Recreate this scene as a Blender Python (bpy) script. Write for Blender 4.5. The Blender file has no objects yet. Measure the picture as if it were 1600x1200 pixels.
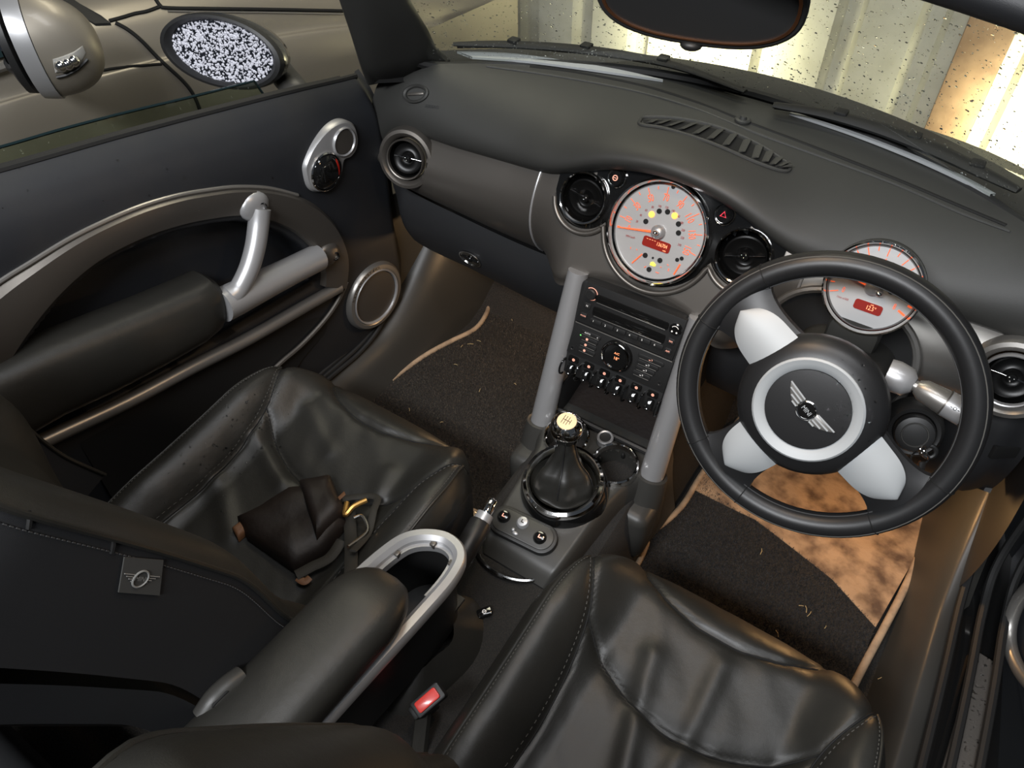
import bpy, bmesh, math, random
from mathutils import Vector as V, Matrix
from mathutils.bvhtree import BVHTree
from mathutils import noise as mnoise
R = math.radians
PI = math.pi
SC = bpy.context.scene
COL = SC.collection
random.seed(7)

# ------------------------------------------------------------------ camera
CAMP = V((.376, -.968, 1.322)); YAW, PITCH, ROLL, FPX = R(34.65), R(46.74), R(-1.31), 1180.0
cf = V((-math.sin(YAW)*math.cos(PITCH), math.cos(YAW)*math.cos(PITCH), -math.sin(PITCH)))
r0 = V((math.cos(YAW), math.sin(YAW), 0)); u0 = r0.cross(cf)
cr = math.cos(ROLL)*r0 + math.sin(ROLL)*u0
cu = -math.sin(ROLL)*r0 + math.cos(ROLL)*u0
cam = bpy.data.cameras.new('camera'); camo = bpy.data.objects.new('camera', cam); COL.objects.link(camo)
cam.sensor_width = 36; cam.lens = 36*FPX/1600; cam.clip_start = .01
M = Matrix((cr, cu, -cf)).transposed().to_4x4(); M.translation = CAMP
camo.matrix_world = M
SC.camera = camo

# ------------------------------------------------------------------ light
w = bpy.data.worlds.new('night'); SC.world = w; w.use_nodes = True
w.node_tree.nodes['Background'].inputs[0].default_value = (.75, .85, 1, 1)
w.node_tree.nodes['Background'].inputs[1].default_value = .055
SC.view_settings.view_transform = 'Standard'; SC.view_settings.look = 'None'
SC.view_settings.exposure = 0.0; SC.view_settings.gamma = 1; SC.view_settings.use_curve_mapping = False

def lamp(name, kind, loc, energy, color, size=.1, aim=None, **k):
    l = bpy.data.lights.new(name, kind); o = bpy.data.objects.new(name, l); COL.objects.link(o)
    o.location = loc; l.energy = energy; l.color = color
    if kind == 'AREA': l.size = size
    elif kind in ('POINT', 'SPOT'): l.shadow_soft_size = size
    for a, b in k.items(): setattr(l, a, b)
    if aim: o.rotation_euler = (V(aim)-V(loc)).to_track_quat('-Z', 'Y').to_euler()
    return o
# unseen area lamps for soft light from behind, with overhead and front fill added
lamp('rear_area_lamp', 'AREA', (.1, -2.0, 2.4), 78, (.95, .97, 1), 1.3, (.1, -.3, .4), shape='RECTANGLE', size_y=.35)
lamp('overhead_fill', 'AREA', (.35, -.42, 2.4), 17, (.95, .97, 1), 1.3, (.35, -.42, .4), shape='RECTANGLE', size_y=.35)
lamp('front_fill', 'AREA', (-.9, .75, 2.35), 16, (1, .93, .72), 1.2, (-.9, .5, .3), shape='RECTANGLE', size_y=.3)
# the car's own headlamps on the wall, footwell lamps
lamp('headlight_beam', 'SPOT', (-.56, 1.36, .20), 30, (1, .95, .64), .06, (-.56, 1.62, .2), spot_size=R(150), spot_blend=.9)
lamp('headlight_beam', 'SPOT', (.50, 1.36, .20), 30, (1, .95, .64), .06, (.50, 1.62, .2), spot_size=R(150), spot_blend=.9)
lamp('footwell_lamp', 'POINT', (.47, .05, .24), 1.9, (1, .56, .22), .02)
lamp('footwell_lamp', 'POINT', (-.34, .16, .27), 1.4, (1, .62, .30), .02)
lamp('courtesy_lamp', 'SPOT', (.1, -.24, 1.13), 4.5, (1, .66, .36), .03, (.05, -.5, .3), spot_size=R(140), spot_blend=.8)

# ------------------------------------------------------------------ picture rays
def ray(px, py): return (cf + cr*((px-800)/FPX) + cu*((600-py)/FPX)).normalized()
def at(px, py, x=None, y=None, z=None):
    d = ray(px, py)
    t = (x-CAMP.x)/d.x if x is not None else (y-CAMP.y)/d.y if y is not None else (z-CAMP.z)/d.z
    return CAMP + d*t
def onplane(px, py, p, n):
    d = ray(px, py); p = V(p); n = V(n)
    return CAMP + d*((p-CAMP).dot(n)/d.dot(n))
def hit(tree, px, py, lift=0.):
    h = tree.ray_cast(CAMP, ray(px, py))
    if h[0] is None: return None, None
    n = h[1] if h[1].dot(ray(px, py)) < 0 else -h[1]
    return h[0]+n*lift, n

# ------------------------------------------------------------------ materials
MATS = {}
def mat(name, col, rough=.5, metal=0., bump=None, var=None, coat=0, spec=None, emit=None, trans=0, ior=1.45, alpha=None):
    m = bpy.data.materials.new(name); m.use_nodes = True; nt = m.node_tree; N = nt.nodes; L = nt.links
    b = N['Principled BSDF']; col = tuple(col)+(1,) if len(col) == 3 else col
    b.inputs['Base Color'].default_value = col; b.inputs['Roughness'].default_value = rough
    b.inputs['Metallic'].default_value = metal; b.inputs['Coat Weight'].default_value = coat
    b.inputs['Coat Roughness'].default_value = .08
    b.inputs['Transmission Weight'].default_value = trans; b.inputs['IOR'].default_value = ior
    if spec is not None: b.inputs['Specular IOR Level'].default_value = spec
    if emit: b.inputs['Emission Color'].default_value = tuple(emit[0])+(1,); b.inputs['Emission Strength'].default_value = emit[1]
    if bump or var:
        tc = N.new('ShaderNodeTexCoord')
    if bump:                      # list of (scale, strength, distance)
        prev = None
        for sc, st, dist in (bump if isinstance(bump, list) else [bump]):
            n = N.new('ShaderNodeTexNoise'); n.inputs['Scale'].default_value = sc; n.inputs['Detail'].default_value = 3
            L.new(tc.outputs['Object'], n.inputs['Vector'])
            bp = N.new('ShaderNodeBump'); bp.inputs['Strength'].default_value = st; bp.inputs['Distance'].default_value = dist
            L.new(n.outputs['Fac'], bp.inputs['Height'])
            if prev: L.new(prev.outputs['Normal'], bp.inputs['Normal'])
            prev = bp
        L.new(prev.outputs['Normal'], b.inputs['Normal'])
    if var:                       # (scale, other colour, low, high[, rough2])
        n = N.new('ShaderNodeTexNoise'); n.inputs['Scale'].default_value = var[0]; n.inputs['Detail'].default_value = 5
        L.new(tc.outputs['Object'], n.inputs['Vector'])
        r = N.new('ShaderNodeValToRGB'); r.color_ramp.elements[0].position = var[2]; r.color_ramp.elements[1].position = var[3]
        r.color_ramp.elements[0].color = col; r.color_ramp.elements[1].color = tuple(var[1])+(1,)
        L.new(n.outputs['Fac'], r.inputs['Fac']); L.new(r.outputs['Color'], b.inputs['Base Color'])
        if len(var) > 4:
            mr = N.new('ShaderNodeMapRange'); mr.inputs[1].default_value = var[2]; mr.inputs[2].default_value = var[3]
            mr.inputs[3].default_value = rough; mr.inputs[4].default_value = var[4]
            L.new(n.outputs['Fac'], mr.inputs[0]); L.new(mr.outputs[0], b.inputs['Roughness'])
    MATS[name] = m
    return m
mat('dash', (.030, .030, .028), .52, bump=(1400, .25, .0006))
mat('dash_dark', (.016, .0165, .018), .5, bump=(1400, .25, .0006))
mat('door_black', (.013, .0145, .018), .55, bump=(1500, .25, .0005), var=(6, (.020, .020, .021), .45, .7))
mat('plastic', (.014, .014, .014), .45, bump=(1600, .2, .0004))
mat('plastic_grey', (.035, .034, .031), .42, bump=(1500, .2, .0004))
mat('gloss_black', (.006, .006, .006), .08, coat=.6)
mat('black', (.003, .003, .003), .8)
mat('rubber', (.006, .006, .006), .65)
mat('leather', (.0150, .0146, .0128), .42, bump=[(60, .10, .004), (900, .22, .0008)], var=(9, (.020, .019, .0165), .4, .75))
mat('leather_wheel', (.013, .013, .0135), .40, bump=(1500, .2, .0004))
mat('fabric', (.012, .0125, .014), .85, bump=(2500, .4, .0005))
mat('trim_dark', (.150, .138, .124), .38, .75, bump=(1800, .08, .0003))
mat('trim_silver', (.30, .288, .27), .34, .75, bump=(1800, .06, .0003))
mat('silver', (.40, .40, .405), .36, .55)
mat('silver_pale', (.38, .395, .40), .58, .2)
mat('chrome', (.80, .79, .77), .07, 1)
mat('chrome_dark', (.30, .30, .30), .12, 1)
mat('steel', (.55, .53, .5), .25, 1)
mat('carpet', (.012, .0105, .009), .95, bump=[(260, .9, .004), (900, .8, .002)], var=(420, (.036, .030, .024), .42, .70))
mat('carpet_tunnel', (.010, .0095, .009), .95, bump=[(500, .8, .002)], var=(500, (.022, .019, .016), .4, .7))
mat('pile', (.060, .048, .036), .9, var=(160, (.018, .015, .012), .42, .6))
mat('pile_black', (.032, .029, .028), .9, var=(160, (.009, .009, .010), .42, .6))
mat('beige', (.36, .26, .17), .8, bump=(300, .6, .002), var=(30, (.17, .12, .08), .45, .75))
mat('suede', (.33, .215, .125), .9, bump=[(25, .8, .008), (500, .5, .001)], var=(22, (.085, .050, .030), .40, .66))
def thin_glass(name, tint, refl=1.45):
    m = bpy.data.materials.new(name); m.use_nodes = True; N = m.node_tree.nodes; L = m.node_tree.links
    N.remove(N['Principled BSDF']); tr = N.new('ShaderNodeBsdfTransparent'); tr.inputs[0].default_value = tint+(1,)
    gl = N.new('ShaderNodeBsdfGlossy'); gl.inputs['Roughness'].default_value = .0
    lw = N.new('ShaderNodeLayerWeight'); pw = N.new('ShaderNodeMath'); pw.operation = 'POWER'; pw.inputs[1].default_value = 5
    lw.inputs[0].default_value = .5; L.new(lw.outputs['Facing'], pw.inputs[0]); fr = N.new('ShaderNodeMath'); fr.operation = 'MULTIPLY_ADD'
    fr.inputs[1].default_value = .9; fr.inputs[2].default_value = .04; L.new(pw.outputs[0], fr.inputs[0]); mx = N.new('ShaderNodeMixShader')
    L.new(fr.outputs[0], mx.inputs[0]); L.new(tr.outputs[0], mx.inputs[1]); L.new(gl.outputs[0], mx.inputs[2])
    L.new(mx.outputs[0], N['Material Output'].inputs[0]); MATS[name] = m
thin_glass('glass', (.94, .96, .93)); thin_glass('glass_tint', (.80, .85, .76))
mat('droplet', (1, 1, 1), .0, trans=1, ior=1.33)
mat('mirror', (.40, .40, .44), .03, 1)
mat('mirror_drop', (.58, .58, .64), .2, .0, spec=.8)  # pale base colour carries the lamp glints on the mirror's drops
mat('dial', (.40, .395, .39), .38, .35)
mat('orange', (.85, .12, .03), .5, emit=((1, .13, .03), .55))
mat('dark_red', (.30, .03, .03), .5, emit=((.6, .05, .03), .10))
mat('lcd', (.16, .012, .008), .25, emit=((.45, .02, .01), .22))
mat('lcd_text', (1, .4, .2), .5, emit=((1, .30, .12), 1.2))
mat('lamp_orange', (1, .5, .1), .4, emit=((1, .33, .03), 2.6))
mat('lamp_yellow', (1, .9, .1), .4, emit=((1, .8, .05), .9))
mat('icon', (.9, .45, .35), .5, emit=((1, .40, .26), .55))
mat('icon_white', (.8, .78, .75), .5, emit=((.8, .75, .7), .22))
mat('icon_green', (.2, 1, .2), .5, emit=((.2, 1, .2), .8))
mat('red_button', (.62, .045, .035), .32, coat=.3)
mat('red_triangle', (.9, .05, .08), .4, emit=((1, .05, .1), .8))
mat('red_reflection', (.5, .02, .01), .1, .3, coat=.6)
mat('neighbour_paint', (.25, .225, .185), .42, .45, coat=.15)
mat('bonnet_paint', (.58, .57, .50), .22, .85, coat=.4)
mat('window_dark', (.01, .02, .022), .06, coat=.3)
mat('sheet_metal', (.56, .545, .47), .5, .1, bump=(40, .06, .004), var=(7, (.44, .42, .34), .45, .72))
mat('sheet_valley', (.50, .46, .32), .55, .0)
mat('timber', (.33, .215, .13), .75, bump=(60, .3, .004), var=(16, (.24, .15, .09), .4, .7))
mat('block', (.42, .41, .36), .85, bump=(80, .4, .004), var=(18, (.34, .33, .29), .4, .7))
mat('mortar', (.30, .29, .26), .9)
mat('concrete', (.12, .11, .10), .9, bump=(40, .3, .004))
mat('brown_leather', (.011, .0065, .0045), .55, bump=(120, .25, .002), var=(20, (.009, .006, .005), .4, .7))
mat('webbing', (.022, .020, .016), .7, bump=(900, .5, .001))
mat('brass', (.52, .30, .09), .32, .85)
mat('tan', (.14, .065, .03), .6)
mat('cream', (.80, .60, .36), .4)
mat('thread', (.045, .045, .045), .8)
mat('thread_light', (.075, .072, .065), .8)
mat('tag', (.055, .055, .052), .85)
mat('tag_print', (.22, .22, .21), .8)
mat('tread', (.10, .09, .08), .42, .5, bump=(300, .2, .001))
mat('straw', (.45, .33, .16), .8)
mat('vent_black', (.004, .004, .004), .30, spec=.25)
mat('dim_mirror', (.085, .085, .075), .2, .1)  # dark grey of the reflected cabin is put into this base colour
mat('lens', (.75, .74, .70), .08, trans=.6, coat=.5)
mat('copper', (.62, .28, .14), .3, 1)

# ------------------------------------------------------------------ mesh builder
class G:
    def __init__(s, M=None): s.v = []; s.f = []; s.M = M
    def add(s, vs, fs, M=None):
        b = len(s.v); T = M or s.M
        s.v += [T @ V(p) if T else V(p) for p in vs]
        s.f += [tuple(b+i for i in f) for f in fs]
        return s
    def box(s, c, d, bev=0., M=None, seg=2):
        bm = bmesh.new(); bmesh.ops.create_cube(bm, size=1)
        for q in bm.verts: q.co = V((q.co.x*d[0], q.co.y*d[1], q.co.z*d[2]))
        if bev: bmesh.ops.bevel(bm, geom=bm.edges[:], offset=bev, segments=seg, affect='EDGES', profile=.5)
        bm.verts.index_update(); c = V(c)
        s.add([q.co+c for q in bm.verts], [[q.index for q in f.verts] for f in bm.faces], M); bm.free()
        return s
    def rings(s, rs, closed=True, caps=(True, True), M=None):
        n = len(rs[0]); vs = [p for r in rs for p in r]; fs = []
        for i in range(len(rs)-1):
            for j in range(n if closed else n-1):
                k = (j+1) % n
                fs.append((i*n+j, i*n+k, (i+1)*n+k, (i+1)*n+j))
        if caps[0] and closed: fs.append(tuple(range(n-1, -1, -1)))
        if caps[1] and closed: fs.append(tuple((len(rs)-1)*n+i for i in range(n)))
        return s.add(vs, fs, M)
    def lathe(s, prof, n=32, M=None, a0=0., a1=2*PI):
        full = abs(a1-a0-2*PI) < 1e-6; m = n if full else n+1
        rs = [[(r*math.cos(a0+(a1-a0)*i/n), r*math.sin(a0+(a1-a0)*i/n), h) for i in range(m)] for r, h in prof]
        return s.rings(rs, full, (False, False), M)
    def tube(s, path, rad, n=10, closed=False, M=None, flat=1., up=None):
        P = [V(p) for p in path]; m = len(P); rs = []; prev = None
        for i in range(m):
            t = (P[(i+1) % m]-P[i-1]) if closed else (P[min(i+1, m-1)]-P[max(i-1, 0)])
            t.normalize()
            if up is not None: a = V(up).cross(t)
            elif prev is None: a = V((0, 0, 1)).cross(t) if abs(t.z) < .95 else V((1, 0, 0)).cross(t)
            else: a = prev - t*prev.dot(t)
            if a.length < 1e-6: a = V((1, 0, 0))
            a.normalize(); prev = a; b = t.cross(a)
            r = rad[i] if isinstance(rad, (list, tuple)) else rad
            rs.append([P[i]+a*(r*math.cos(2*PI*j/n))+b*(r*flat*math.sin(2*PI*j/n)) for j in range(n)])
        if closed: rs.append(rs[0])
        return s.rings(rs, True, (not closed, not closed), M)
    def grid(s, fn, nu, nv, M=None):
        return s.rings([[fn(i/nu, j/nv) for j in range(nv+1)] for i in range(nu+1)], False, M=M)
    def prism(s, poly, h0, h1, M=None, bev=0.):
        bm = bmesh.new(); vs = [bm.verts.new((p[0], p[1], h0)) for p in poly]
        f = bm.faces.new(vs); r = bmesh.ops.extrude_face_region(bm, geom=[f])
        for e in r['geom']:
            if isinstance(e, bmesh.types.BMVert): e.co.z = h1
        bmesh.ops.recalc_face_normals(bm, faces=bm.faces[:])
        if bev:
            ed = [e for e in bm.edges if all(abs(q.co.z-h1) < 1e-7 for q in e.verts)]
            bmesh.ops.bevel(bm, geom=ed, offset=bev, segments=2, affect='EDGES', profile=.5)
        bm.verts.index_update()
        s.add([q.co.copy() for q in bm.verts], [[q.index for q in g.verts] for g in bm.faces], M); bm.free()
        return s
    def ball(s, c, r, nu=12, nv=8, sc=(1, 1, 1), M=None, half=False):
        prof = []
        for i in range(nv+1):
            a = (PI/2 if half else PI)*i/nv
            prof.append((max(r*math.sin(a), 0.), r*math.cos(a)))
        T = (M or s.M or Matrix()) @ Matrix.Translation(V(c)) @ Matrix.Diagonal((*sc, 1))
        return s.lathe(prof[::-1], nu, T)
    def torus(s, Rm, r, n=48, m=10, M=None, c=(0, 0, 0), flat=1.):
        return s.tube([(c[0]+Rm*math.cos(2*PI*i/n), c[1]+Rm*math.sin(2*PI*i/n), c[2]) for i in range(n)], r, m, True, M, flat, up=(0, 0, 1))

def circ(c, r, n=24, a0=0): return [(c[0]+r*math.cos(a0+2*PI*i/n), c[1]+r*math.sin(a0+2*PI*i/n)) for i in range(n)]
def rrect(w, h, r, n=5, c=(0, 0)):
    out = []
    for sx, sy, a in ((1, 1, 0), (-1, 1, 90), (-1, -1, 180), (1, -1, 270)):
        for i in range(n+1):
            t = R(a+90*i/n); out.append((c[0]+sx*(w/2-r)+r*math.cos(t), c[1]+sy*(h/2-r)+r*math.sin(t)))
    return out
def lerp(a, b, t): return a+(b-a)*t
def sstep(a, b, x):
    t = max(0., min(1., (x-a)/(b-a))); return t*t*(3-2*t)
def curve(pts, x):
    if x <= pts[0][0]: return pts[0][1]
    for (a, p), (b, q) in zip(pts, pts[1:]):
        if x <= b: return lerp(p, q, (x-a)/(b-a))
    return pts[-1][1]
def scurve(pts, x):        # smooth (Catmull-Rom) through knots, x -> value
    n = len(pts)
    if x <= pts[0][0]: return pts[0][1]
    if x >= pts[-1][0]: return pts[-1][1]
    for i in range(n-1):
        if x <= pts[i+1][0]:
            t = (x-pts[i][0])/(pts[i+1][0]-pts[i][0])
            def sl(k):
                k0, k1 = max(k-1, 0), min(k+1, n-1)
                return (pts[k1][1]-pts[k0][1])/(pts[k1][0]-pts[k0][0])
            h = pts[i+1][0]-pts[i][0]; m0, m1 = sl(i)*h, sl(i+1)*h
            return (2*t**3-3*t*t+1)*pts[i][1]+(t**3-2*t*t+t)*m0+(-2*t**3+3*t*t)*pts[i+1][1]+(t**3-t*t)*m1
def smooth(pts, n=6, closed=False):   # Catmull-Rom path
    P = [V(p) for p in pts]; m = len(P); out = []
    for i in range(m if closed else m-1):
        if closed: a, b, c, d = P[i-1], P[i], P[(i+1) % m], P[(i+2) % m]
        else: a, b, c, d = P[max(i-1, 0)], P[i], P[i+1], P[min(i+2, m-1)]
        for k in range(n):
            t = k/n
            out.append(.5*((2*b)+(c-a)*t+(2*a-5*b+4*c-d)*t*t+(-a+3*b-3*c+d)*t**3))
    if not closed: out.append(P[-1])
    return out
def frame(o, z, x=(1, 0, 0)):
    z = V(z).normalized(); x = V(x); x = (x-z*x.dot(z)).normalized(); y = z.cross(x)
    m = Matrix((x, y, z)).transposed().to_4x4(); m.translation = V(o); return m

OFF = {}
def mesh_of(g, name, off, ang):
    me = bpy.data.meshes.new(name)
    me.from_pydata([tuple(p-off) for p in g.v], [], g.f); me.validate()
    bm = bmesh.new(); bm.from_mesh(me)
    bmesh.ops.remove_doubles(bm, verts=bm.verts[:], dist=1e-6)
    bmesh.ops.recalc_face_normals(bm, faces=bm.faces[:])
    c = math.cos(R(ang))
    for f in bm.faces: f.smooth = True
    for e in bm.edges:
        if len(e.link_faces) == 2 and e.link_faces[0].normal.dot(e.link_faces[1].normal) < c: e.smooth = False
    bm.to_mesh(me); bm.free(); me.update()
    return me
def part(name, g, m, parent=None, ang=40, kind=None, label=None):
    off = OFF[parent.name] if parent is not None else V((0, 0, 0))
    me = mesh_of(g, name, off, ang); me.materials.append(MATS[m])
    o = bpy.data.objects.new(name, me); COL.objects.link(o)
    if parent is not None: o.parent = parent; OFF[o.name] = off
    if kind: o['kind'] = kind
    if label: o['label'] = label
    return o
def thing(name, label, cat, loc, group=None):
    o = bpy.data.objects.new(name, None); COL.objects.link(o); o.location = loc; o.empty_display_size = .05
    o['label'] = label; o['category'] = cat; OFF[o.name] = V(loc)
    if group: o['group'] = group
    return o
def single(name, g, m, label, cat, ang=40, group=None, kind=None):
    lo = V((sum(p.x for p in g.v)/len(g.v), sum(p.y for p in g.v)/len(g.v), min(p.z for p in g.v)))
    me = mesh_of(g, name, lo, ang); me.materials.append(MATS[m])
    o = bpy.data.objects.new(name, me); COL.objects.link(o); o.location = lo; OFF[o.name] = lo
    o['label'] = label; o['category'] = cat
    if group: o['group'] = group
    if kind: o['kind'] = kind
    return o
def struct(name, g, m, label=None, parent=None, ang=40):
    o = part(name, g, m, parent, ang)
    if parent is None: o['kind'] = 'structure'; OFF[o.name] = V((0, 0, 0))
    if label: o['label'] = label
    return o
def tree_of(*gs):
    vs = []; fs = []
    for g in gs:
        b = len(vs); vs += g.v; fs += [tuple(b+i for i in f) for f in g.f]
    return BVHTree.FromPolygons(vs, fs)
_txt = {}
def text(s, size, M, g=None, h=.0003, align='CENTER', sx=1.):
    key = (s, align)
    if key not in _txt:
        c = bpy.data.curves.new('t', 'FONT'); c.body = s; c.align_x = align; c.align_y = 'CENTER'; c.size = 1; c.resolution_u = 2
        o = bpy.data.objects.new('t', c); COL.objects.link(o)
        me = o.to_mesh(); _txt[key] = ([q.co.copy() for q in me.vertices], [tuple(p.vertices) for p in me.polygons])
        o.to_mesh_clear(); bpy.data.objects.remove(o); bpy.data.curves.remove(c)
    vs, fs = _txt[key]; g = g or G()
    return g.add([(q.x*size*sx, q.y*size, h) for q in vs], fs, M)
def drops(tree_or_fn, n, rmin, rmax, seed, sc=.45, nu=6, nv=2):
    rnd = random.Random(seed); g = G()
    for i in range(n):
        p, nrm = tree_or_fn(rnd)
        if p is None: continue
        r = rmin*(rmax/rmin)**(rnd.random()**2.2)
        g.ball((0, 0, 0), r, nu, nv, (1, lerp(.8, 1.3, rnd.random()), sc), frame(p, nrm, (rnd.random()-.5, rnd.random()-.5, .3)), half=True)
    return g

# ================================================================== SETTING OUTSIDE
GZ = -.26
struct('floor', G().box((0, 0, GZ-.03), (7, 7, .06)), 'concrete')
# --- wall in front: sheet metal on rails, masonry beyond it to the left
WY = 1.62
wf = struct('wall_front', G().box((.5, WY+.10, .9), (3.9, .04, 2.4)), 'mortar')
def sheet(x0, nrib):
    prof = []; x = x0
    for i in range(nrib):
        for dx, d in ((0, 0), (.012, 0), (.128, 0), (.150, .038), (.192, .038), (.214, 0)):
            prof.append((x+dx, d))
        x += .235
    prof.append((x, 0))
    g = G(); th = .003
    a = [(p[0], WY+p[1], GZ) for p in prof]; b = [(p[0], WY+p[1], 2.1) for p in prof]
    c = [(p[0], WY+p[1]+th, 2.1) for p in prof]; d = [(p[0], WY+p[1]+th, GZ) for p in prof]
    g.rings([a, b, c, d, a], False)
    return g
for i in range(5):
    struct('metal_sheet', sheet(-1.46+i*.705, 3), 'sheet_metal', parent=wf, ang=20)
struct('timber_post', G().box((.275, WY-.035, .9), (.125, .06, 2.32), .006), 'timber', parent=wf)
wl = struct('wall_left', G().box((-2.2, WY+.09, .9), (1.45, .10, 2.32)), 'mortar')
rb = random.Random(3)
for r_ in range(10):
    for c_ in range(6):
        x = -1.58-c_*.235-(.0 if r_ % 2 else .115)
        if x < -2.85: continue
        struct('block', G().box((x, WY+.035+rb.random()*.006, GZ+.125+r_*.225), (.225, .03, .215), .006), 'block', parent=wl)

# --- neighbouring car
NA = R(8); NF = V((math.sin(NA), math.cos(NA), 0)); NR = V((math.cos(NA), -math.sin(NA), 0)); NO = V((-1.345, -.3, 0))
def nb(s, d, z): return NO+NF*s-NR*d+V((0, 0, z))
def nprof(s):
    zs = scurve([(-1.2, .74), (-.3, .715), (.3, .675), (.9, .58), (1.5, .40)], s)
    sw = .02+.03*math.exp(-((s-.75)/.35)**2)
    return [(.02, GZ+.08), (0, .0), (0, .25), (.002-.4*sw*.5, .38), (.006-.3*sw, zs-.17), (.014-.2*sw, zs-.115),
            (.022, zs-.105), (.035, zs-.06), (.06, zs-.02), (.11, zs+.012), (.22, zs+.035), (.45, zs+.06), (.9, zs+.075)]
gbody = G()
def nbf(u, v):
    s = -1.3+2.9*u; pr = nprof(s); k = v*(len(pr)-1); i = min(int(k), len(pr)-2); t = k-i
    return nb(s, scurve([(j, p[0]) for j, p in enumerate(pr)], k), scurve([(j, p[1]) for j, p in enumerate(pr)], k))
gbody.grid(nbf, 60, 48)
nc = thing('neighbouring_car', 'taupe silver car parked alongside beyond the passenger door', 'car', (-1.75, .2, GZ))
part('body', gbody, 'neighbour_paint', nc, 60)
ntree = tree_of(gbody)
def ntube(pts, r, m, name, lift=.0015, flat=1., n=6):
    P = []
    for p in smooth([V((*q, 0)) for q in pts], 6):
        h, nn = hit(ntree, p.x, p.y, lift)
        if h is not None: P.append(h)
    return part(name, G().tube(P, r, n, flat=flat), m, nc)
ntube([(180, 36), (200, 47), (222, 65), (249, 93), (285, 126), (303, 150), (313, 178), (318, 215)], .0045, 'black', 'door_gap')
ntube([(140, 113), (180, 107), (220, 103), (252, 100)], .003, 'black', 'crease_line')
ntube([(240, -6), (250, 9), (262, 13), (330, 14), (420, 15), (535, 17)], .0045, 'black', 'bonnet_gap')
ntube([(262, 18), (330, 19), (420, 20), (535, 22)], .0025, 'trim_silver', 'bonnet_edge')
ntube([(171, 33), (190, 28), (210, 22), (230, 18), (249, 11)], .004, 'black', 'cowl_gap')
# window glass, belt trim, cowl corner
gw = G().grid(lambda u, v: nb(-1.3+1.46*u-(.45*v), .035+.26*v, .665+.42*v), 20, 6)
part('side_window', gw, 'window_dark', nc)
part('belt_trim', G().tube([nb(-1.3+1.45*i/10, .022, .652) for i in range(11)], .009, 8), 'trim_silver', nc)
part('window_pillar', G().tube([nb(.17-.45*i/6, .04+.26*i/6, .665+.42*i/6) for i in range(7)], .02, 10), 'plastic', nc)
P = [hit(ntree, *p, .004)[0] for p in ((68, -8), (105, 16), (148, 38), (172, 37), (158, 26), (125, 8), (98, -10))]
gq = G(); gq.add(P+[p-V((0, 0, .01)) for p in P], [tuple(range(7)), tuple(range(13, 6, -1))]+[(i, (i+1) % 7, 7+(i+1) % 7, 7+i) for i in range(7)])
part('cowl_corner', gq, 'plastic', nc)
# its door mirror
mc = at(58, 70, x=-1.15)
MA = V((.60, .80, 0)); MB = V((.80, -.60, 0))
mirr = thing('door_mirror', 'taupe mirror with a clear indicator lens on the neighbouring car', 'mirror', tuple(mc+V((-.05, 0, -.09))))
def shell(k0, k1, w_, h_, dep, tilt=.0):
    g = G(); rs = []
    for i in range(13):
        a = PI/2*lerp(k0, k1, i/12); rr = math.cos(a)**.8 if math.cos(a) > 1e-4 else 0
        rs.append([mc+MB*(w_*rr*math.cos(t)+.0*math.sin(a))+V((0, 0, h_*rr*math.sin(t)-.012*math.sin(a)))+MA*(dep*math.sin(a))
                   for t in [2*PI*j/28 for j in range(28)]])
    return g.rings(rs, True, (True, True))
part('shell', shell(.06, 1, .072, .095, .105), 'neighbour_paint', mirr)
part('rim_band', shell(-.14, .06, .075, .099, .095), 'silver', mirr)
part('inner_housing', shell(-.20, -.14, .066, .088, .14), 'plastic', mirr)
part('mirror_glass', shell(-.22, -.205, .060, .078, .14), 'mirror', mirr)
mtree = tree_of(shell(.06, 1, .072, .095, .105))
lp = [(82, 92), (98, 87), (115, 80), (128, 71), (133, 82), (126, 97), (112, 105), (96, 111), (86, 113)]
P = [hit(mtree, *p, .002)[0] for p in lp if hit(mtree, *p)[0] is not None]
if len(P) > 4:
    cc = sum(P, V())/len(P); g = G(); n = len(P); o_ = (CAMP-cc).normalized()*.006
    g.add(P+[lerp(p, cc, .25)+o_ for p in P], [(i, (i+1) % n, n+(i+1) % n, n+i) for i in range(n)]+[tuple(n+i for i in range(n))])
    part('indicator_lens', g, 'lens', mirr)
    for k, (a, b) in enumerate(((94, 101), (104, 98), (113, 93))):
        h, nn = hit(mtree, a, b, .006)
        if h is not None: part('indicator_bulb', G().ball(h, .011, 10, 6), 'chrome', mirr)
lo = [hit(mtree, *p, .0015)[0] for p in ((88, 120), (104, 116), (122, 106), (136, 92))]
part('lens_seam', G().tube(smooth([p for p in lo if p is not None], 4), .003, 6), 'plastic', mirr)
part('mirror_arm', G().box(tuple(mc-NR*.08+V((0, 0, -.065))), (.12, .06, .03), .01), 'plastic', mirr)

# ================================================================== OWN CAR: BODY SHELL
def Wy(x): return .285-.66*x*x
def glass_pt(u, v):                      # u across -1..1, v up 0..1
    x = u*lerp(.585, .50, v)
    yb = Wy(x); zb = .718-.02*abs(u)**3
    yt = -.10-.22*x*x; zt = 1.062-.03*u*u
    b = .018*math.sin(PI*v)
    return V((x, lerp(yb, yt, v)+b, lerp(zb, zt, v)+b))
gs = G().grid(lambda a, b: glass_pt(2*a-1, b), 40, 16)
ws = struct('window_1', gs, 'glass', 'raked windscreen speckled with rain drops', ang=60)
def wdrop(rnd):
    u, v = rnd.uniform(-.95, .98), rnd.random()**1.2*.95+.02
    p = glass_pt(u, v); n = (glass_pt(u, v+.01)-p).cross(glass_pt(u+.01, v)-p).normalized()
    if n.y < 0: n = -n
    return p+n*.0052, n
d_ = part('rain_drops', drops(wdrop, 5200, .0006, .0023, 11, .5), 'droplet', ws, kind='stuff')
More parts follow.
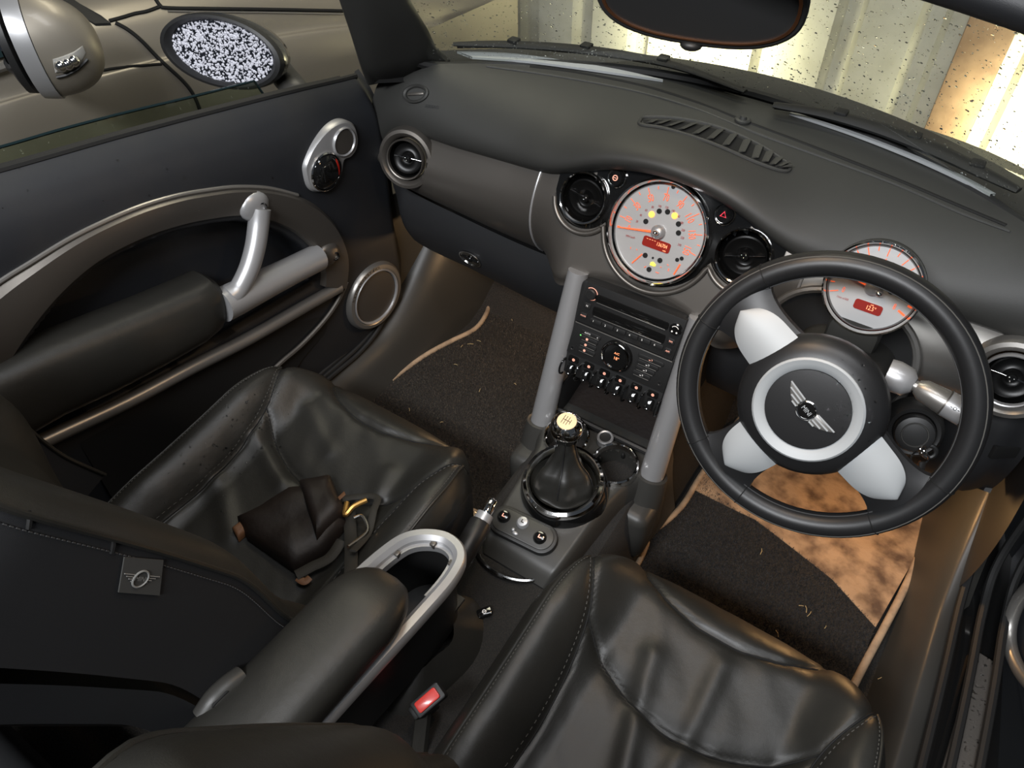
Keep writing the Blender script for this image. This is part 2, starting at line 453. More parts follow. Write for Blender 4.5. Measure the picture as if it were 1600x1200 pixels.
# bonnet, scuttle, wipers
def bon(u, v):
    x = lerp(-.66, .66, u); y = lerp(Wy(x)*.6+.12, 1.28, v)
    z = scurve([(.1, .67), (.35, .640), (.5, .602), (.7, .530), (.9, .43), (1.25, .21)], y)-.22*x*x*(.5+y*.4)
    return V((x, y, z))
bo = thing('car_bonnet', 'wet grey bonnet seen through the windscreen', 'bonnet', (0, .8, .3))
gbon = G().grid(bon, 40, 40)
part('panel', gbon, 'bonnet_paint', bo)
btree = tree_of(gbon)
def bdrop(rnd):
    p = bon(rnd.random(), rnd.random()*.7); return p+V((0, 0, .0008)), V((0, .2, 1))
part('rain_drops', drops(bdrop, 1500, .001, .003, 5, .5), 'droplet', bo, kind='stuff')
for sx in (-1, 1):
    part('headlamp', G().ball((.53*sx-.03, 1.12, .18), .085, 20, 10, (1, .8, 1)), 'lens', bo)
part('front_bumper', G().grid(lambda u, v: V((lerp(-.70, .70, u), 1.34-.25*abs(2*u-1)**3-.04*v, lerp(GZ+.1, .26, v))), 24, 6), 'bonnet_paint', bo)
def cowl(u, v):
    x = lerp(-.6, .6, u); return V((x, Wy(x)-.03+.20*v, .690-.012*v+.01*math.sin(PI*v)))
struct('trim_1', G().grid(cowl, 40, 8), 'plastic', 'black scuttle panel below the windscreen')
def ribbon(up, lo, z, m, name, parent, n=8, dz=.004):
    a = smooth([at(*p, z=z) for p in up], n); b = smooth([at(*p, z=z) for p in lo], n)
    g = G(); k = min(len(a), len(b))
    g.rings([a[:k], b[:k], [p-V((0, 0, dz)) for p in b[:k]], [p-V((0, 0, dz)) for p in a[:k]], a[:k]], False)
    return part(name, g, m, parent)
def wiper(name, label, pts, z, w0, tip):
    t = thing(name, label, 'wiper', tuple(at(*pts[0], z=z)))
    P = smooth([at(*p, z=z) for p in pts], 8)
    part('blade', G().tube(P, [w0*(.35+.65*math.sin(PI*min(1, max(.04, i/(len(P)-1)*.9+.05)))) for i in range(len(P))], 8, flat=.5, up=(0, 0, 1)), 'rubber', t)
    part('arm', G().tube([p+V((0, .012, -.006)) for p in P[::3]], .006, 8), 'rubber', t)
    for k in (.25, .5, .75):
        q = P[int(k*(len(P)-1))]; part('clip', G().box(tuple(q+V((0, .004, .004))), (.02, .02, .012), .003), 'rubber', t)
    return t
wiper('windscreen_wiper', 'black wiper lying along the windscreen base on the passenger side', [(708, 69), (780, 69), (870, 74), (960, 84), (1060, 104), (1165, 143)], .738, .013, 0)
wiper('windscreen_wiper', 'black wiper lying along the windscreen base ahead of the steering wheel', [(1208, 164), (1290, 178), (1380, 203), (1470, 238), (1540, 272), (1592, 298)], .738, .016, 0)
sp = thing('glass_edge_reflection', 'pale strips painted as the reflection along the lower glass edge under the wipers', 'strip', tuple(at(900, 100, z=.716)))  # pale colour stands in for light reflected at the bottom of the glass
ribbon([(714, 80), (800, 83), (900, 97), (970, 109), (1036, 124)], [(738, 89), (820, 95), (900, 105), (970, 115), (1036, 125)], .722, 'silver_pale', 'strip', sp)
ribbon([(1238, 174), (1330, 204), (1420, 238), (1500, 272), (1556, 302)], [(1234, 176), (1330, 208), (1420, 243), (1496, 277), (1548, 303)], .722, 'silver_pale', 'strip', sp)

# A pillar on the passenger side, header rail
pil = [((-.645, .045, .665), (-.525, .155, .700)), ((-.62, .01, .72), (-.525, .115, .738)), ((-.60, -.02, .79), (-.500, .068, .79)), ((-.580, -.052, .86), (-.487, .018, .852)),
       ((-.560, -.095, .96), (-.475, -.035, .95)), ((-.54, -.15, 1.09), (-.46, -.10, 1.075))]
def pillar(sx):
    rs = []
    for a, b in pil:
        a, b = V(a), V(b); o = V((.022, -.035, .012)); q = V((-.03, .05, -.02)); ring = []
        for k in range(16):
            t = 2*PI*k/16; p = (a+b)/2+(b-a)*.5*math.cos(t)*(1 if abs(math.cos(t)) < .9 else 1)+(o if math.sin(t) > 0 else q)*abs(math.sin(t))
            ring.append(V((p.x*sx, p.y, p.z)))
        rs.append(ring)
    return G().rings(rs)
struct('trim_2', pillar(1), 'dash', 'dark windscreen pillar at the passenger side')
struct('trim_3', pillar(-1), 'dash', 'dark windscreen pillar at the driver side')
def header(u, t):
    x = lerp(-.53, .53, u); a = 2*PI*t
    return V((x, -.115-.22*x*x-.040*math.cos(a), 1.082-.03*(x/.5)**2+.024*math.sin(a)))
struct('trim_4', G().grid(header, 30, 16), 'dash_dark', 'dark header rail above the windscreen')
# rubber edge round the glass
struct('trim_5', G().tube(smooth([glass_pt(-1, 1), glass_pt(-1, .75), glass_pt(-1, .5), glass_pt(-.99, .25), glass_pt(-.965, .10), glass_pt(-.92, .03)]+[glass_pt(-.85+.17*i, .0) for i in range(11)]+[glass_pt(1, .1), glass_pt(1, .5), glass_pt(1, 1)], 5), .009, 8), 'rubber', 'black rubber edge of the windscreen')

# rear view mirror
rc = at(1092, -3, y=-.04); rn = V((.22, -.92, -.06)).normalized(); RM = frame(rc, rn, (1, .25, -.02))
rv = thing('rear_view_mirror', 'black rear view mirror hanging from the windscreen', 'mirror', tuple(rc+V((0, 0, -.05))))
def oval(w_, h_, n=48, k=2.6): return [(w_*math.copysign(abs(math.cos(2*PI*i/n))**(2/k), math.cos(2*PI*i/n)), h_*math.copysign(abs(math.sin(2*PI*i/n))**(2/k), math.sin(2*PI*i/n))) for i in range(n)]
def ovalrings(spec, M, k=2.6): return G().rings([[M @ V((x, y, z)) for x, y in oval(w_, h_, 48, k)] for w_, h_, z in spec])
part('housing', ovalrings([(.06, .02, -.035), (.105, .04, -.03), (.125, .055, -.012), (.129, .058, .0), (.126, .054, .004), (.121, .050, .004)], RM), 'plastic', rv)
part('mirror_glass', ovalrings([(.118, .047, -.004), (.118, .047, .0035)], RM), 'dim_mirror', rv)
part('glass_rim', G().rings([[RM @ V((w_*x, w_*y*1.0, z)) for x, y in oval(.119, .049)] for w_, z in ((.985, .003), (.985, .0065), (1.02, .0065), (1.02, .003))]), 'copper', rv)  # copper colour carries the warm highlight on the housing rim
part('dimmer_tab', G(RM).ball((0, -.058, .0), .012, 12, 8, (1.2, .6, .8)), 'plastic', rv)
part('stem', G().tube([rc+V((0, .01, .0)), rc+V((0, .025, .05)), rc+V((0, .015, .11))], .012, 10), 'plastic', rv)

# ================================================================== CABIN FLOOR, TUNNEL, SILLS
cfz = thing('cabin_floor', 'dark carpeted car floor under the seats and mats', 'floor', (0, -.2, 0))
def flo(u, v):
    y = lerp(-1.6, .62, v); x = lerp(-.64, .64, u)
    return V((x, y, max(0, (y-.20))*.62))
part('carpet', G().grid(flo, 20, 40), 'carpet', cfz)
part('bulkhead', G().box((0, .58, .33), (1.2, .03, .34)), 'black', cfz)
part('rear_bulkhead', G().box((0, -1.58, .2), (1.3, .03, .45)), 'fabric', cfz)
def tun(u, v):
    y = lerp(-1.55, .55, v); h = scurve([(-1.6, .17), (-.5, .165), (-.3, .16), (.1, .22), (.6, .36)], y)
    a = u*2-1; x = .115*math.copysign(min(1, abs(a)*1.35)**.8, a)*(1+.30*max(0, abs(a)-.74)/.26)
    return V((x, y, h*(1-sstep(.70, 1.0, abs(a)))))
part('tunnel', G().grid(tun, 24, 40), 'carpet_tunnel', cfz)
def sill(sx, name, label):
    t = thing(name, label, 'door sill', (.64*sx, -.4, 0))
    o_ = .030 if sx > 0 else 0.
    pr = [(.560+o_, .0), (.572+o_, .035), (.590+o_*.9, .085), (.615+o_*.5, .108), (.640, .112), (.66, .105), (.675, .09)]
    def fn(u, v):
        k = u*(len(pr)-1); y = lerp(-1.0, .36, v); k0 = sstep(-.10, .32, y)
        x = scurve([(i, p[0]) for i, p in enumerate(pr)], k); z = scurve([(i, p[1]) for i, p in enumerate(pr)], k)
        return V((sx*(x-.02*k0), y, z*(1+1.6*k0)+.10*k0*u))
    part('sill_trim', G().grid(fn, 24, 50), 'plastic_grey' if sx < 0 else 'plastic_grey', t)
    return t
sl = sill(-1, 'door_sill', 'grey plastic sill trim beside the passenger mat')
sr = sill(1, 'door_sill', 'dark worn sill trim beside the beige driver mat')
# kick panels rising to the dash at both ends
for sx, t in ((-1, sl), (1, sr)):
    part('kick_panel', G().grid(lambda u, v: V((sx*(.585+.055*u**1.5+.01*math.sin(PI*v)), lerp(.42, -.02-.03*math.sin(PI*v)+.05*v, u), lerp(.05, .42, v))), 14, 16), 'plastic_grey' if sx < 0 else 'plastic', t)
for k in range(3):
    part('door_seal', G().tube(smooth([V((-.638+.008*k, .030-.018*k, .44)), V((-.640+.008*k, .045-.016*k, .34)), V((-.640+.01*k, .050-.018*k, .24)), V((-.640+.011*k, .015-.025*k, .16)), V((-.640+.012*k, -.09-.02*k, .128-.004*k)), V((-.640+.012*k, -.30, .122)), V((-.645+.012*k, -.9, .122))], 8), .0055, 8), 'rubber', sl)
for k in range(3):
    part('door_seal', G().tube(smooth([V((.655+.03*k, .08, .30)), V((.65+.032*k, .03, .18)), V((.655+.034*k, -.05, .13)), V((.665+.036*k, -.3, .12)), V((.68+.036*k, -1.1, .12))], 8), .007, 8), 'rubber', sr)
def outer(u, v): return V((.665+.20*u, lerp(-1.4, .25, v), .108-.05*u-.03*u*u+.20*sstep(.0, .25, lerp(-1.4, .25, v))))
part('outer_sill', G().grid(outer, 10, 20), 'gloss_black', sr)
P = [at(*p, z=.112) for p in ((1409, 1017), (1434, 1043), (1482, 1040+0), (1523, 1040))]
a0, a1, b0, b1 = at(1524, 1020, z=.105), at(1553, 1038, z=.105), at(1462, 1230, z=.105), at(1532, 1230, z=.105)
g = G().rings([[a0, a1, b1, b0], [p+V((0, 0, .006)) for p in (a0, a1, b1, b0)]]); part('tread_strip', g, 'tread', sr)
tt = tree_of(g)
def tdrop(rnd):
    p = lerp(lerp(a0, a1, rnd.random()), lerp(b0, b1, rnd.random()), rnd.random()); return p+V((0, 0, .0063)), V((0, 0, 1))
part('rain_drops', drops(tdrop, 90, .0012, .0035, 3, .4), 'droplet', sr, kind='stuff')

# ---- mats
def matgrid(outline_px, z0, name, label, base, pile, nblade, seed, edge_px, edge_r=.0062):
    t = thing(name, label, 'floor mat', tuple(at(*outline_px[0], z=z0)))
    O = [at(*p, z=z0) for p in outline_px]
    g = G().prism([(p.x, p.y) for p in O], z0-.008, z0)
    part('mat_base', g, base, t)
    tr = tree_of(g); rnd = random.Random(seed); x0, x1 = min(p.x for p in O), max(p.x for p in O); y0, y1 = min(p.y for p in O), max(p.y for p in O)
    def inside(x, y):
        c = False; n = len(O)
        for i in range(n):
            a, b = O[i], O[i-1]
            if (a.y > y) != (b.y > y) and x < (b.x-a.x)*(y-a.y)/(b.y-a.y)+a.x: c = not c
        return c
    gb = G()
    for i in range(nblade):
        x, y = rnd.uniform(x0, x1), rnd.uniform(y0, y1)
        if not inside(x, y): continue
        a = rnd.random()*2*PI; w_ = .0009; h = rnd.uniform(.002, .006); l = rnd.uniform(.001, .006)
        c, s = math.cos(a), math.sin(a)
        gb.v += [V((x-w_*s, y+w_*c, z0-.001)), V((x+w_*s, y-w_*c, z0-.001)), V((x+l*c, y+l*s, z0+h))]
        k = len(gb.v); gb.f.append((k-3, k-2, k-1))
    me = bpy.data.meshes.new('pile'); me.from_pydata([tuple(p-OFF[t.name]) for p in gb.v], [], gb.f); me.materials.append(MATS[pile])
    o = bpy.data.objects.new('pile', me); COL.objects.link(o); o.parent = t; o['kind'] = 'stuff'; OFF[o.name] = OFF[t.name]
    if edge_px:
        E_ = smooth([at(*p, z=z0+.001) for p in edge_px], 8)
        part('edge_binding', G().tube(E_, edge_r, 10), 'beige', t)
    return t, inside
pm, _ = matgrid([(772, 452), (742, 515), (700, 540), (650, 565), (583, 618), (560, 660), (640, 790), (712, 792), (748, 802), (790, 790), (905, 620), (935, 470), (880, 430)], .016,
                'floor_mat', 'dark brown carpet mat with tan edging in the passenger footwell', 'carpet', 'pile', 52000, 1,
                [(790, 425), (772, 454), (760, 490), (742, 514), (705, 533), (668, 553), (625, 583), (583, 618)])
part('edge_binding', G().tube(smooth([at(*p, z=.018) for p in ((700, 788), (712, 790), (735, 797), (752, 802), (775, 795))], 6), .006, 10), 'beige', pm)
rs_ = random.Random(9)
for k, (px, py) in enumerate(((722, 541), (735, 538), (748, 533), (805, 600), (750, 610), (712, 570), (640, 640), (800, 500), (690, 660), (1190, 862), (1260, 952), (1265, 960), (1252, 947), (1215, 990), (1290, 980), (1375, 1060))):
    p = at(px, py, z=.022); a = rs_.random()*PI; l = rs_.uniform(.003, .008)
    part('straw', G().tube([p-V((math.cos(a), math.sin(a), 0))*l, p+V((0, 0, .002)), p+V((math.cos(a+.3), math.sin(a+.3), 0))*l], .0006, 5), 'straw', pm)
dm, _ = matgrid([(1080, 765), (1100, 742), (1140, 790), (1180, 812), (1230, 850), (1300, 905), (1368, 978), (1332, 1072), (1250, 1110), (1000, 900), (998, 868), (1012, 830), (1040, 808)], .016,
                'floor_mat', 'black carpet mat with suede heel area in the driver footwell', 'carpet', 'pile_black', 30000, 2,
                [(1165, 640), (1125, 700), (1094, 745), (1066, 790), (1034, 820), (1012, 832), (1010, 850), (1002, 870), (994, 885)])
su = [(1078, 762), (1100, 738), (1160, 640), (1330, 640), (1470, 760), (1447, 840), (1368, 980), (1300, 905), (1230, 850), (1180, 812), (1140, 793)]
Q = [at(*p, z=.017) for p in su]
part('heel_pad', G().prism([(p.x, p.y) for p in Q], .006, .0175), 'suede', dm)
part('edge_binding', G().tube(smooth([at(*p, z=.018) for p in ((1470, 760), (1450, 830), (1420, 905), (1390, 965), (1355, 1030), (1332, 1075))], 6), .007, 10), 'beige', dm)

# ================================================================== DASHBOARD
def ez(x): return scurve([(-.64, .545), (-.615, .565), (-.58, .592), (-.53, .610), (-.41, .618), (-.3, .627), (-.25, .635), (-.2, .647), (-.1, .690), (0, .706), (.1, .690), (.2, .647), (.25, .635), (.3, .627), (.41, .618), (.53, .610), (.58, .592), (.615, .565), (.64, .545)], x)
def ey(x): return scurve([(0, -.005), (.2, .0), (.3, .012), (.45, .018), (.64, .03)], abs(x))
def dash_pt(u, v):
    x = lerp(-.635, .635, u); a = abs(x)
    E0 = V((x, ey(x), ez(x))); Wz = .716-.05*sstep(.5, .64, a)
    W0 = V((x, max(Wy(x)-.012, ey(x)+.05), Wz))
    zt = scurve([(0, .742), (.2, .728), (.4, .712), (.55, .70), (.635, .672)], a)
    B1 = E0+V((0, -.016, .034)); B2 = V((x, lerp(E0.y, W0.y, .30), zt)); s = 1-v
    return E0*s**3+B1*(3*s*s*v)+B2*(3*s*v*v)+W0*v**3
db = thing('dashboard', 'dark grey dashboard with round vents spanning the cabin', 'dashboard', (0, .1, .3))
gd = G().grid(dash_pt, 100, 30)
gd.grid(lambda u, v: dash_pt(u, 0)+V((0, .05*v, -.012*math.sin(PI*v)-.02*v)), 100, 4)
part('upper_pad', gd, 'dash', db, 50)
dtree = tree_of(gd)
def dtube(pts, r, m, name, parent=None, lift=0., flat=1., n=8, closed=False):
    P = [hit(dtree, *p, lift)[0] for p in pts]; P = [p for p in P if p is not None]
    return part(name, G().tube(smooth(P, 6, closed), r, n, closed, flat=flat), m, parent or db)
# defroster slot and seams on the pad
dtube([(828, 104), (900, 113), (1000, 133), (1080, 157), (1160, 188), (1290, 237), (1400, 280), (1500, 322), (1572, 352)], .0032, 'black', 'defroster_slot', lift=.0003, flat=.5)
dtube([(760, 104), (860, 118), (980, 140), (1080, 168), (1180, 208), (1290, 248), (1400, 289), (1500, 333), (1578, 362)], .0022, 'dash', 'pad_seam', lift=.0003)
dtube([(1000, 190), (1010, 184), (1060, 186), (1120, 199), (1180, 224), (1225, 252), (1234, 264), (1222, 268), (1180, 254), (1110, 224), (1040, 202), (1003, 196)], .0030, 'dash', 'grille_rim', lift=.001, closed=True)
gv = G(); up_ = [(1004, 188), (1060, 190), (1120, 203), (1180, 228), (1222, 254), (1229, 262)]; lo_ = [(1006, 194), (1045, 200), (1110, 220), (1180, 250), (1215, 263), (1225, 265)]
A = smooth([hit(dtree, *p, .0012)[0] for p in up_], 6); B = smooth([hit(dtree, *p, .0012)[0] for p in lo_], 6)
gr = part('defroster_grille', G().rings([A, B], False), 'black', db)
for k in range(14):
    t = (k+1)/15*(len(A)-1); i = int(t); fr = t-i
    a = lerp(A[i], A[i+1], fr); b = lerp(B[i], B[i+1], fr); d = (a-b); s_ = V((.008, .0, 0))
    part('slat', G().rings([[b-s_, b-s_+V((.004, 0, 0)), b+V((.004, 0, .004)), b+V((0, 0, .004))], [a, a+V((.004, 0, 0)), a+s_+V((.004, 0, .004)), a+s_+V((0, 0, .004))]]), 'dash', gr)
h, n = hit(dtree, 1160, 190, .001); part('sun_sensor', G(frame(h, n)).lathe([(.013, 0), (.013, .003), (.010, .005), (.006, .004), (.005, .008), (0, .009)], 20), 'dash', db)
h, n = hit(dtree, 650, 147, .0005); fm = frame(h, n, (1, .5, 0))
vo = part('corner_vent', G(fm).rings([[V((x, y, z)) for x, y in oval(w_, h_, 32, 2)] for w_, h_, z in ((.027, .017, -.004), (.027, .017, .003), (.024, .0145, .005), (.0205, .012, .003), (.019, .011, -.002))]), 'dash', db)
part('vent_blade', G(fm).box((0, 0, .001), (.034, .005, .003), .001), 'trim_dark', vo)
h, n = hit(dtree, 675, 167, .0006); part('pad_lettering', text('AIRBAG', .0085, frame(h, n, (1, .25, 0))), 'dash_dark', db)

# ---- trim face: passenger, centre, driver
def tbot(x): return scurve([(-.615, .525), (-.60, .500), (-.57, .482), (-.45, .466), (-.235, .450), (-.15, .462), (-.08, .487), (0, .493), (.08, .487), (.15, .462), (.235, .450), (.45, .466), (.57, .482), (.60, .500), (.615, .525)], x)
def ttop(x): return max(ez(x)-.004, tbot(x)+.002)
def face_y(x, z):
    b, t_ = tbot(x), ttop(x); v = max(0., min(1., (z-b)/(t_-b)))
    yp = .030-.045*math.sin(PI*v)**.8+.02*sstep(.56, .615, abs(x))
    yc = .503*(z-.6)+.012*(1-sstep(0, .12, v))
    return lerp(yc, yp, sstep(.14, .235, abs(x)))
def face_grid(x0, x1, nx, nz=22, off=0.):
    g = G().grid(lambda u, v: (lambda x: V((x, face_y(x, lerp(tbot(x), ttop(x), v))-off, lerp(tbot(x), ttop(x), v))))(lerp(x0, x1, u)), nx, nz)
    g.grid(lambda u, v: (lambda x: V((x, face_y(x, tbot(x))-off+.05*v, tbot(x)+.0)))(lerp(x0, x1, u)), nx, 2)
    return g
gp = face_grid(-.614, -.2365, 90, 50); gc = face_grid(-.2335, .2335, 120, 50); gq = face_grid(.2365, .614, 90, 50)
ftree = tree_of(gp, gc, gq)
ends = [hit(ftree, *p)[0] for p in ((636, 248), (1580, 592))]
def cut(g, c, r_, M_=None):
    I = M_.inverted() if M_ else None
    def mid(f):
        q = sum((g.v[i] for i in f), V())/len(f); return I @ q if I else q
    g.f = [f for f in g.f if ((mid(f)-V(c)).xy.length if I else (mid(f)-c).length) > r_]
cut(gp, ends[0], .047); cut(gq, ends[1], .047)
part('passenger_trim', gp, 'trim_dark', db); part('driver_trim', gq, 'trim_silver', db)
for sx in (-1, 1):
    part('trim_divider', G().tube([V((sx*.235, face_y(sx*.235, z)-.001, z)) for z in [lerp(tbot(.235), ttop(.235), i/14) for i in range(15)]], .0022, 8), 'silver', db)

# ---- glove box and knee panel
def glove(x0, x1, zb, bulge):
    def fn(u, v):
        x = lerp(x0, x1, u); zt = tbot(x)-.006; zl = zb(x)
        if v < .7:
            k = v/.7; return V((x, .028-bulge*math.sin(PI*min(1, k*.9+.02))+.012*k+.03*sstep(.57, .615, abs(x)), lerp(zt, zl, k)))
        k = (v-.7)/.3; return V((x, .033+.2*k, zl-.012*math.sin(PI*min(1, k*1.6))*.8+.02*k))
    return G().grid(fn, 50, 26)
gg = glove(-.616, -.128, lambda x: scurve([(-.616, .42), (-.60, .372), (-.56, .338), (-.41, .325), (-.25, .308), (-.128, .300)], x), .022)
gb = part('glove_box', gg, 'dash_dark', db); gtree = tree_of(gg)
h, n = hit(gtree, 735, 404, 0); fm = frame(h, n, (1, 0, -.03))
kn = part('glove_box_knob', G(fm).rings([[V((x, y, z)) for x, y in oval(w_, h_, 36, 2)] for w_, h_, z in ((.027, .019, -.004), (.027, .019, .0015), (.0255, .0178, .0015), (.023, .016, -.002), (.0, .0, -.006))]), 'gloss_black', gb)
part('knob_ring', G(fm).rings([[V((x, y, z)) for x, y in oval(w_, h_, 36, 2)] for w_, h_, z in ((.0272, .0192, .001), (.0272, .0192, .0025), (.0255, .0178, .0025), (.0255, .0178, .001))]), 'chrome', gb)
part('knob_grip', G(fm).box((0, 0, .001), (.042, .005, .006), .002).ball((0, 0, .003), .007, 12, 8, (1, 1, .6)), 'gloss_black', gb)
gk = glove(.128, .616, lambda x: scurve([(.128, .290), (.4, .275), (.616, .29)], x), .035)
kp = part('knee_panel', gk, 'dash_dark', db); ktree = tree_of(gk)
h, n = hit(ktree, 1572, 707, 0)
if h is not None: part('coin_slot', G(frame(h, n, (1, 0, 0))).box((0, 0, -.004), (.045, .024, .012), .003), 'black', db)

# ---- gauge plane
GA = R(26.7); GN = V((0, -math.cos(GA), math.sin(GA))); GM = frame((0, 0, .6), GN, (1, 0, 0))
def gpx(px, py, off=0.):
    p = GM.inverted() @ onplane(px, py, GM @ V((0, 0, off)), GN); return p.x, p.y
VX, VU, VR = .138, .013, .041
VC = ((-VX, VU), (VX+.006, VU-.005))
def panel_pt(x, v, h_):
    lowers = []
    for cx, cu_, r_ in ((*VC[0], .056), (.003, 0, .096), (*VC[1], .056)):
        if abs(x-cx) < r_: lowers.append(cu_-math.sqrt(r_*r_-(x-cx)**2))
    lo = min(lowers) if lowers else 0.02
    hi = (ez(x)+.012-.6)/math.cos(GA)
    return V((x, lerp(lo, hi, v), h_))
gpn = G(GM).grid(lambda u, v: panel_pt(lerp(-.1935, .1995, u), v, .004-.006*(v < .001)), 120, 10)
gpn.grid(lambda u, v: panel_pt(lerp(-.1935, .1995, u), 0, lerp(-.02, .004, v)), 120, 2)
for q in VC: cut(gc, (*q, 0), VR*.97, GM)
part('centre_trim', gc, 'trim_dark', db)
for q in VC: cut(gpn, (*q, 0), VR*.97, GM)
part('gauge_panel', gpn, 'gloss_black', db, 30)
part('panel_lip', G(GM).tube([panel_pt(lerp(-.193, .199, i/120), 0, .003)+V((0, -.003, 0)) for i in range(121)], .0045, 10), 'trim_dark', db)
def vent(parent, M_, r_, rim='chrome', deep=.03, rot=.3, name='air_vent'):
    a = part(name, G(M_).lathe([(r_*.96, .004), (r_*.93, -.006), (r_*.86, -deep*.6), (r_*.5, -deep), (0, -deep)], 40), 'vent_black', parent)
    part('vent_ring', G(M_).lathe([(r_*1.04, -.004), (r_*1.06, .004), (r_*1.02, .0075), (r_*.97, .0065), (r_*.94, .001)], 48), rim, a)
    f = Matrix.Rotation(rot, 4, 'X') @ Matrix.Rotation(.12, 4, 'Y')
    part('vent_flap', G(M_ @ Matrix.Translation((0, 0, -.010)) @ f).lathe([(r_*.80, -.002), (r_*.80, .001), (r_*.74, .002), (r_*.55, -.001), (r_*.36, .001), (r_*.30, -.0005), (0, -.001)], 40), 'vent_black', a)
    part('flap_bar', G(M_ @ Matrix.Translation((0, 0, -.009)) @ f).box((0, 0, .002), (r_*1.5, .0025, .002), .0006), 'chrome_dark', a)
    hub = part('flap_hub', G(M_ @ Matrix.Translation((0, 0, -.008)) @ f).lathe([(.007, 0), (.007, .004), (.0055, .006), (0, .0065)], 16), 'gloss_black', a)
    part('hub_studs', G(M_ @ Matrix.Translation((0, 0, -.0015)) @ f).ball((.003, .002, 0), .0014, 8, 6).ball((-.003, .002, 0), .0014, 8, 6).ball((0, -.003, 0), .0014, 8, 6), 'chrome', a)
    return a
for sx, q in zip((-1, 1), VC):
    vent(db, GM @ Matrix.Translation((*q, .008)) @ Matrix.Rotation(.25*sx, 4, 'Z'), VR)
# end vents in scooped housings
for sx, (px, py) in ((-1, (636, 248)), (1, (1580, 592))):
    c = ends[0 if sx < 0 else 1]; n = V((-.10*sx if sx > 0 else .25, -1, .30)).normalized()
    M_ = frame(c, n, (1, 0, 0))
    o = part('vent_housing', G(M_).lathe([(.057, -.03), (.060, -.005), (.055, .008), (.049, .0095), (.042, .004), (.039, -.006)], 44), 'trim_dark' if sx < 0 else 'trim_silver', db)
    vent(db, M_ @ Matrix.Translation((0, 0, .004)), .0365, 'trim_dark' if sx < 0 else 'silver', rot=-.2)
# push buttons beside the speedometer
for px, py, ic in ((962, 278, 'lock'), (1131, 336, 'hazard')):
    x, u_ = gpx(px, py, .012); M_ = GM @ Matrix.Translation((x, u_, .004))
    b = part('push_button', G(M_).lathe([(.0125, 0), (.0125, .008), (.0115, .010), (.006, .0095), (0, .0095)], 28), 'gloss_black', db)
    part('button_ring', G(M_).lathe([(.0165, -.002), (.0165, .004), (.0150, .0055), (.0128, .0045), (.0128, .002)], 32), 'chrome', b)
    if ic == 'lock':
        part('button_icon', G(M_).torus(.0040, .0008, 18, 6, c=(0, 0, .0102)).box((0, 0, .0102), (.0045, .001, .0006)), 'icon', b)
    else:
        tri = [V((.0052*math.sin(a), .0052*math.cos(a), .0100)) for a in (0, 2*PI/3, 4*PI/3)]
        part('button_icon', G(M_).tube(tri, .0010, 6, True), 'red_triangle', b)

# ---- speedometer
def bezel(M_, r_, t, deep=.012):
    part('bezel', G(M_).lathe([(r_*1.0, -.02), (r_*1.0, .006), (r_*.985, .012), (r_*.95, .0135), (r_*.925, .010), (r_*.905, .004), (r_*.895, .0)], 72), 'chrome', t)
    part('inner_ring', G(M_).lathe([(r_*.90, .001), (r_*.90, .0055), (r_*.875, .0035), (r_*.868, -.002)], 72), 'chrome_dark', t)
    return part('dial_face', G(M_).lathe([(r_*.90, -.004), (r_*.90, -.001), (0, -.001)], 72), 'dial', t)
def pol(r_, a, h_=0.): return V((r_*math.cos(R(a)), r_*math.sin(R(a)), h_))
SR = .0858; SMx = GM @ Matrix.Translation((.003, 0, .006))
st = thing('speedometer', 'large round silver speedometer lit red with a chrome bezel', 'gauge', tuple(GM @ V((0, -.06, 0))))
bezel(SMx, SR, st)
sa = lambda v: 190-1.35*v
gt = G(SMx)
for v in range(0, 155, 10):
    a = sa(v); r1 = .0715; r0_ = .060 if v % 20 else .0665
    p, q = pol(r0_ if v % 20 else r0_, a), pol(r1, a); d = (q-p).normalized(); s_ = V((-d.y, d.x, 0))*.0006; z = V((0, 0, .0001))
    gt.add([p-s_+z, p+s_+z, q+s_+z, q-s_+z], [(0, 1, 2, 3)])
part('tick_marks', gt, 'orange', st)
for v in range(10, 155, 20):
    part('numeral', text(str(v), .0165, SMx @ Matrix.Translation(pol(.0545, sa(v))) @ Matrix.Rotation(R(sa(v)-90)*.92, 4, 'Z'), h=.0002, sx=.62), 'orange', st)
for i, v in enumerate(range(20, 245, 20)):
    part('inner_numeral', text(str(v), .0055, SMx @ Matrix.Translation(pol(.0405, sa(v/1.609))), h=.0002, sx=.7), 'dark_red', st)
part('unit_lettering', text('MPH km/h', .0055, SMx @ Matrix.Translation((-.043, -.022, 0)) @ Matrix.Rotation(R(6), 4, 'Z'), h=.0002, sx=.7), 'dark_red', st)
part('small_marks', text('0', .012, SMx @ Matrix.Translation(pol(.051, 190)), h=.0002, sx=.7), 'orange', st)
def spot(px, py, r_, m, nm):
    x, u_ = gpx(px, py, .006); x -= .003; part(nm, G(SMx).lathe([(r_, -.0006), (r_, .0004), (0, .0005)], 18, SMx @ Matrix.Translation((x, u_, 0))), m, st)
for p in ((1009, 346), (1030, 330), (1043, 331), (1060, 350), (1060, 364), (1008, 399), (1031, 407), (1014, 421)): spot(*p, .0042, 'black', 'warning_lamp')
for p in ((1018, 335), (1054, 337)): spot(*p, .0050, 'lamp_orange', 'lit_warning_lamp')
spot(1020, 403, .0018, 'black', 'warning_lamp')
for px, py, s_ in ((1052, 292, 0), (1058, 406, 1), (1065, 404, 1)): spot(px, py, .0032, 'black', 'indicator_icon')
x, u_ = gpx(1017, 412, .006); part('engine_icon', G(SMx @ Matrix.Translation((x, u_, .0004))).box((0, 0, 0), (.008, .005, .0006), .0002).box((0, .003, 0), (.004, .0016, .0006)).box((.0046, 0, 0), (.0016, .003, .0006)), 'lamp_yellow', st)
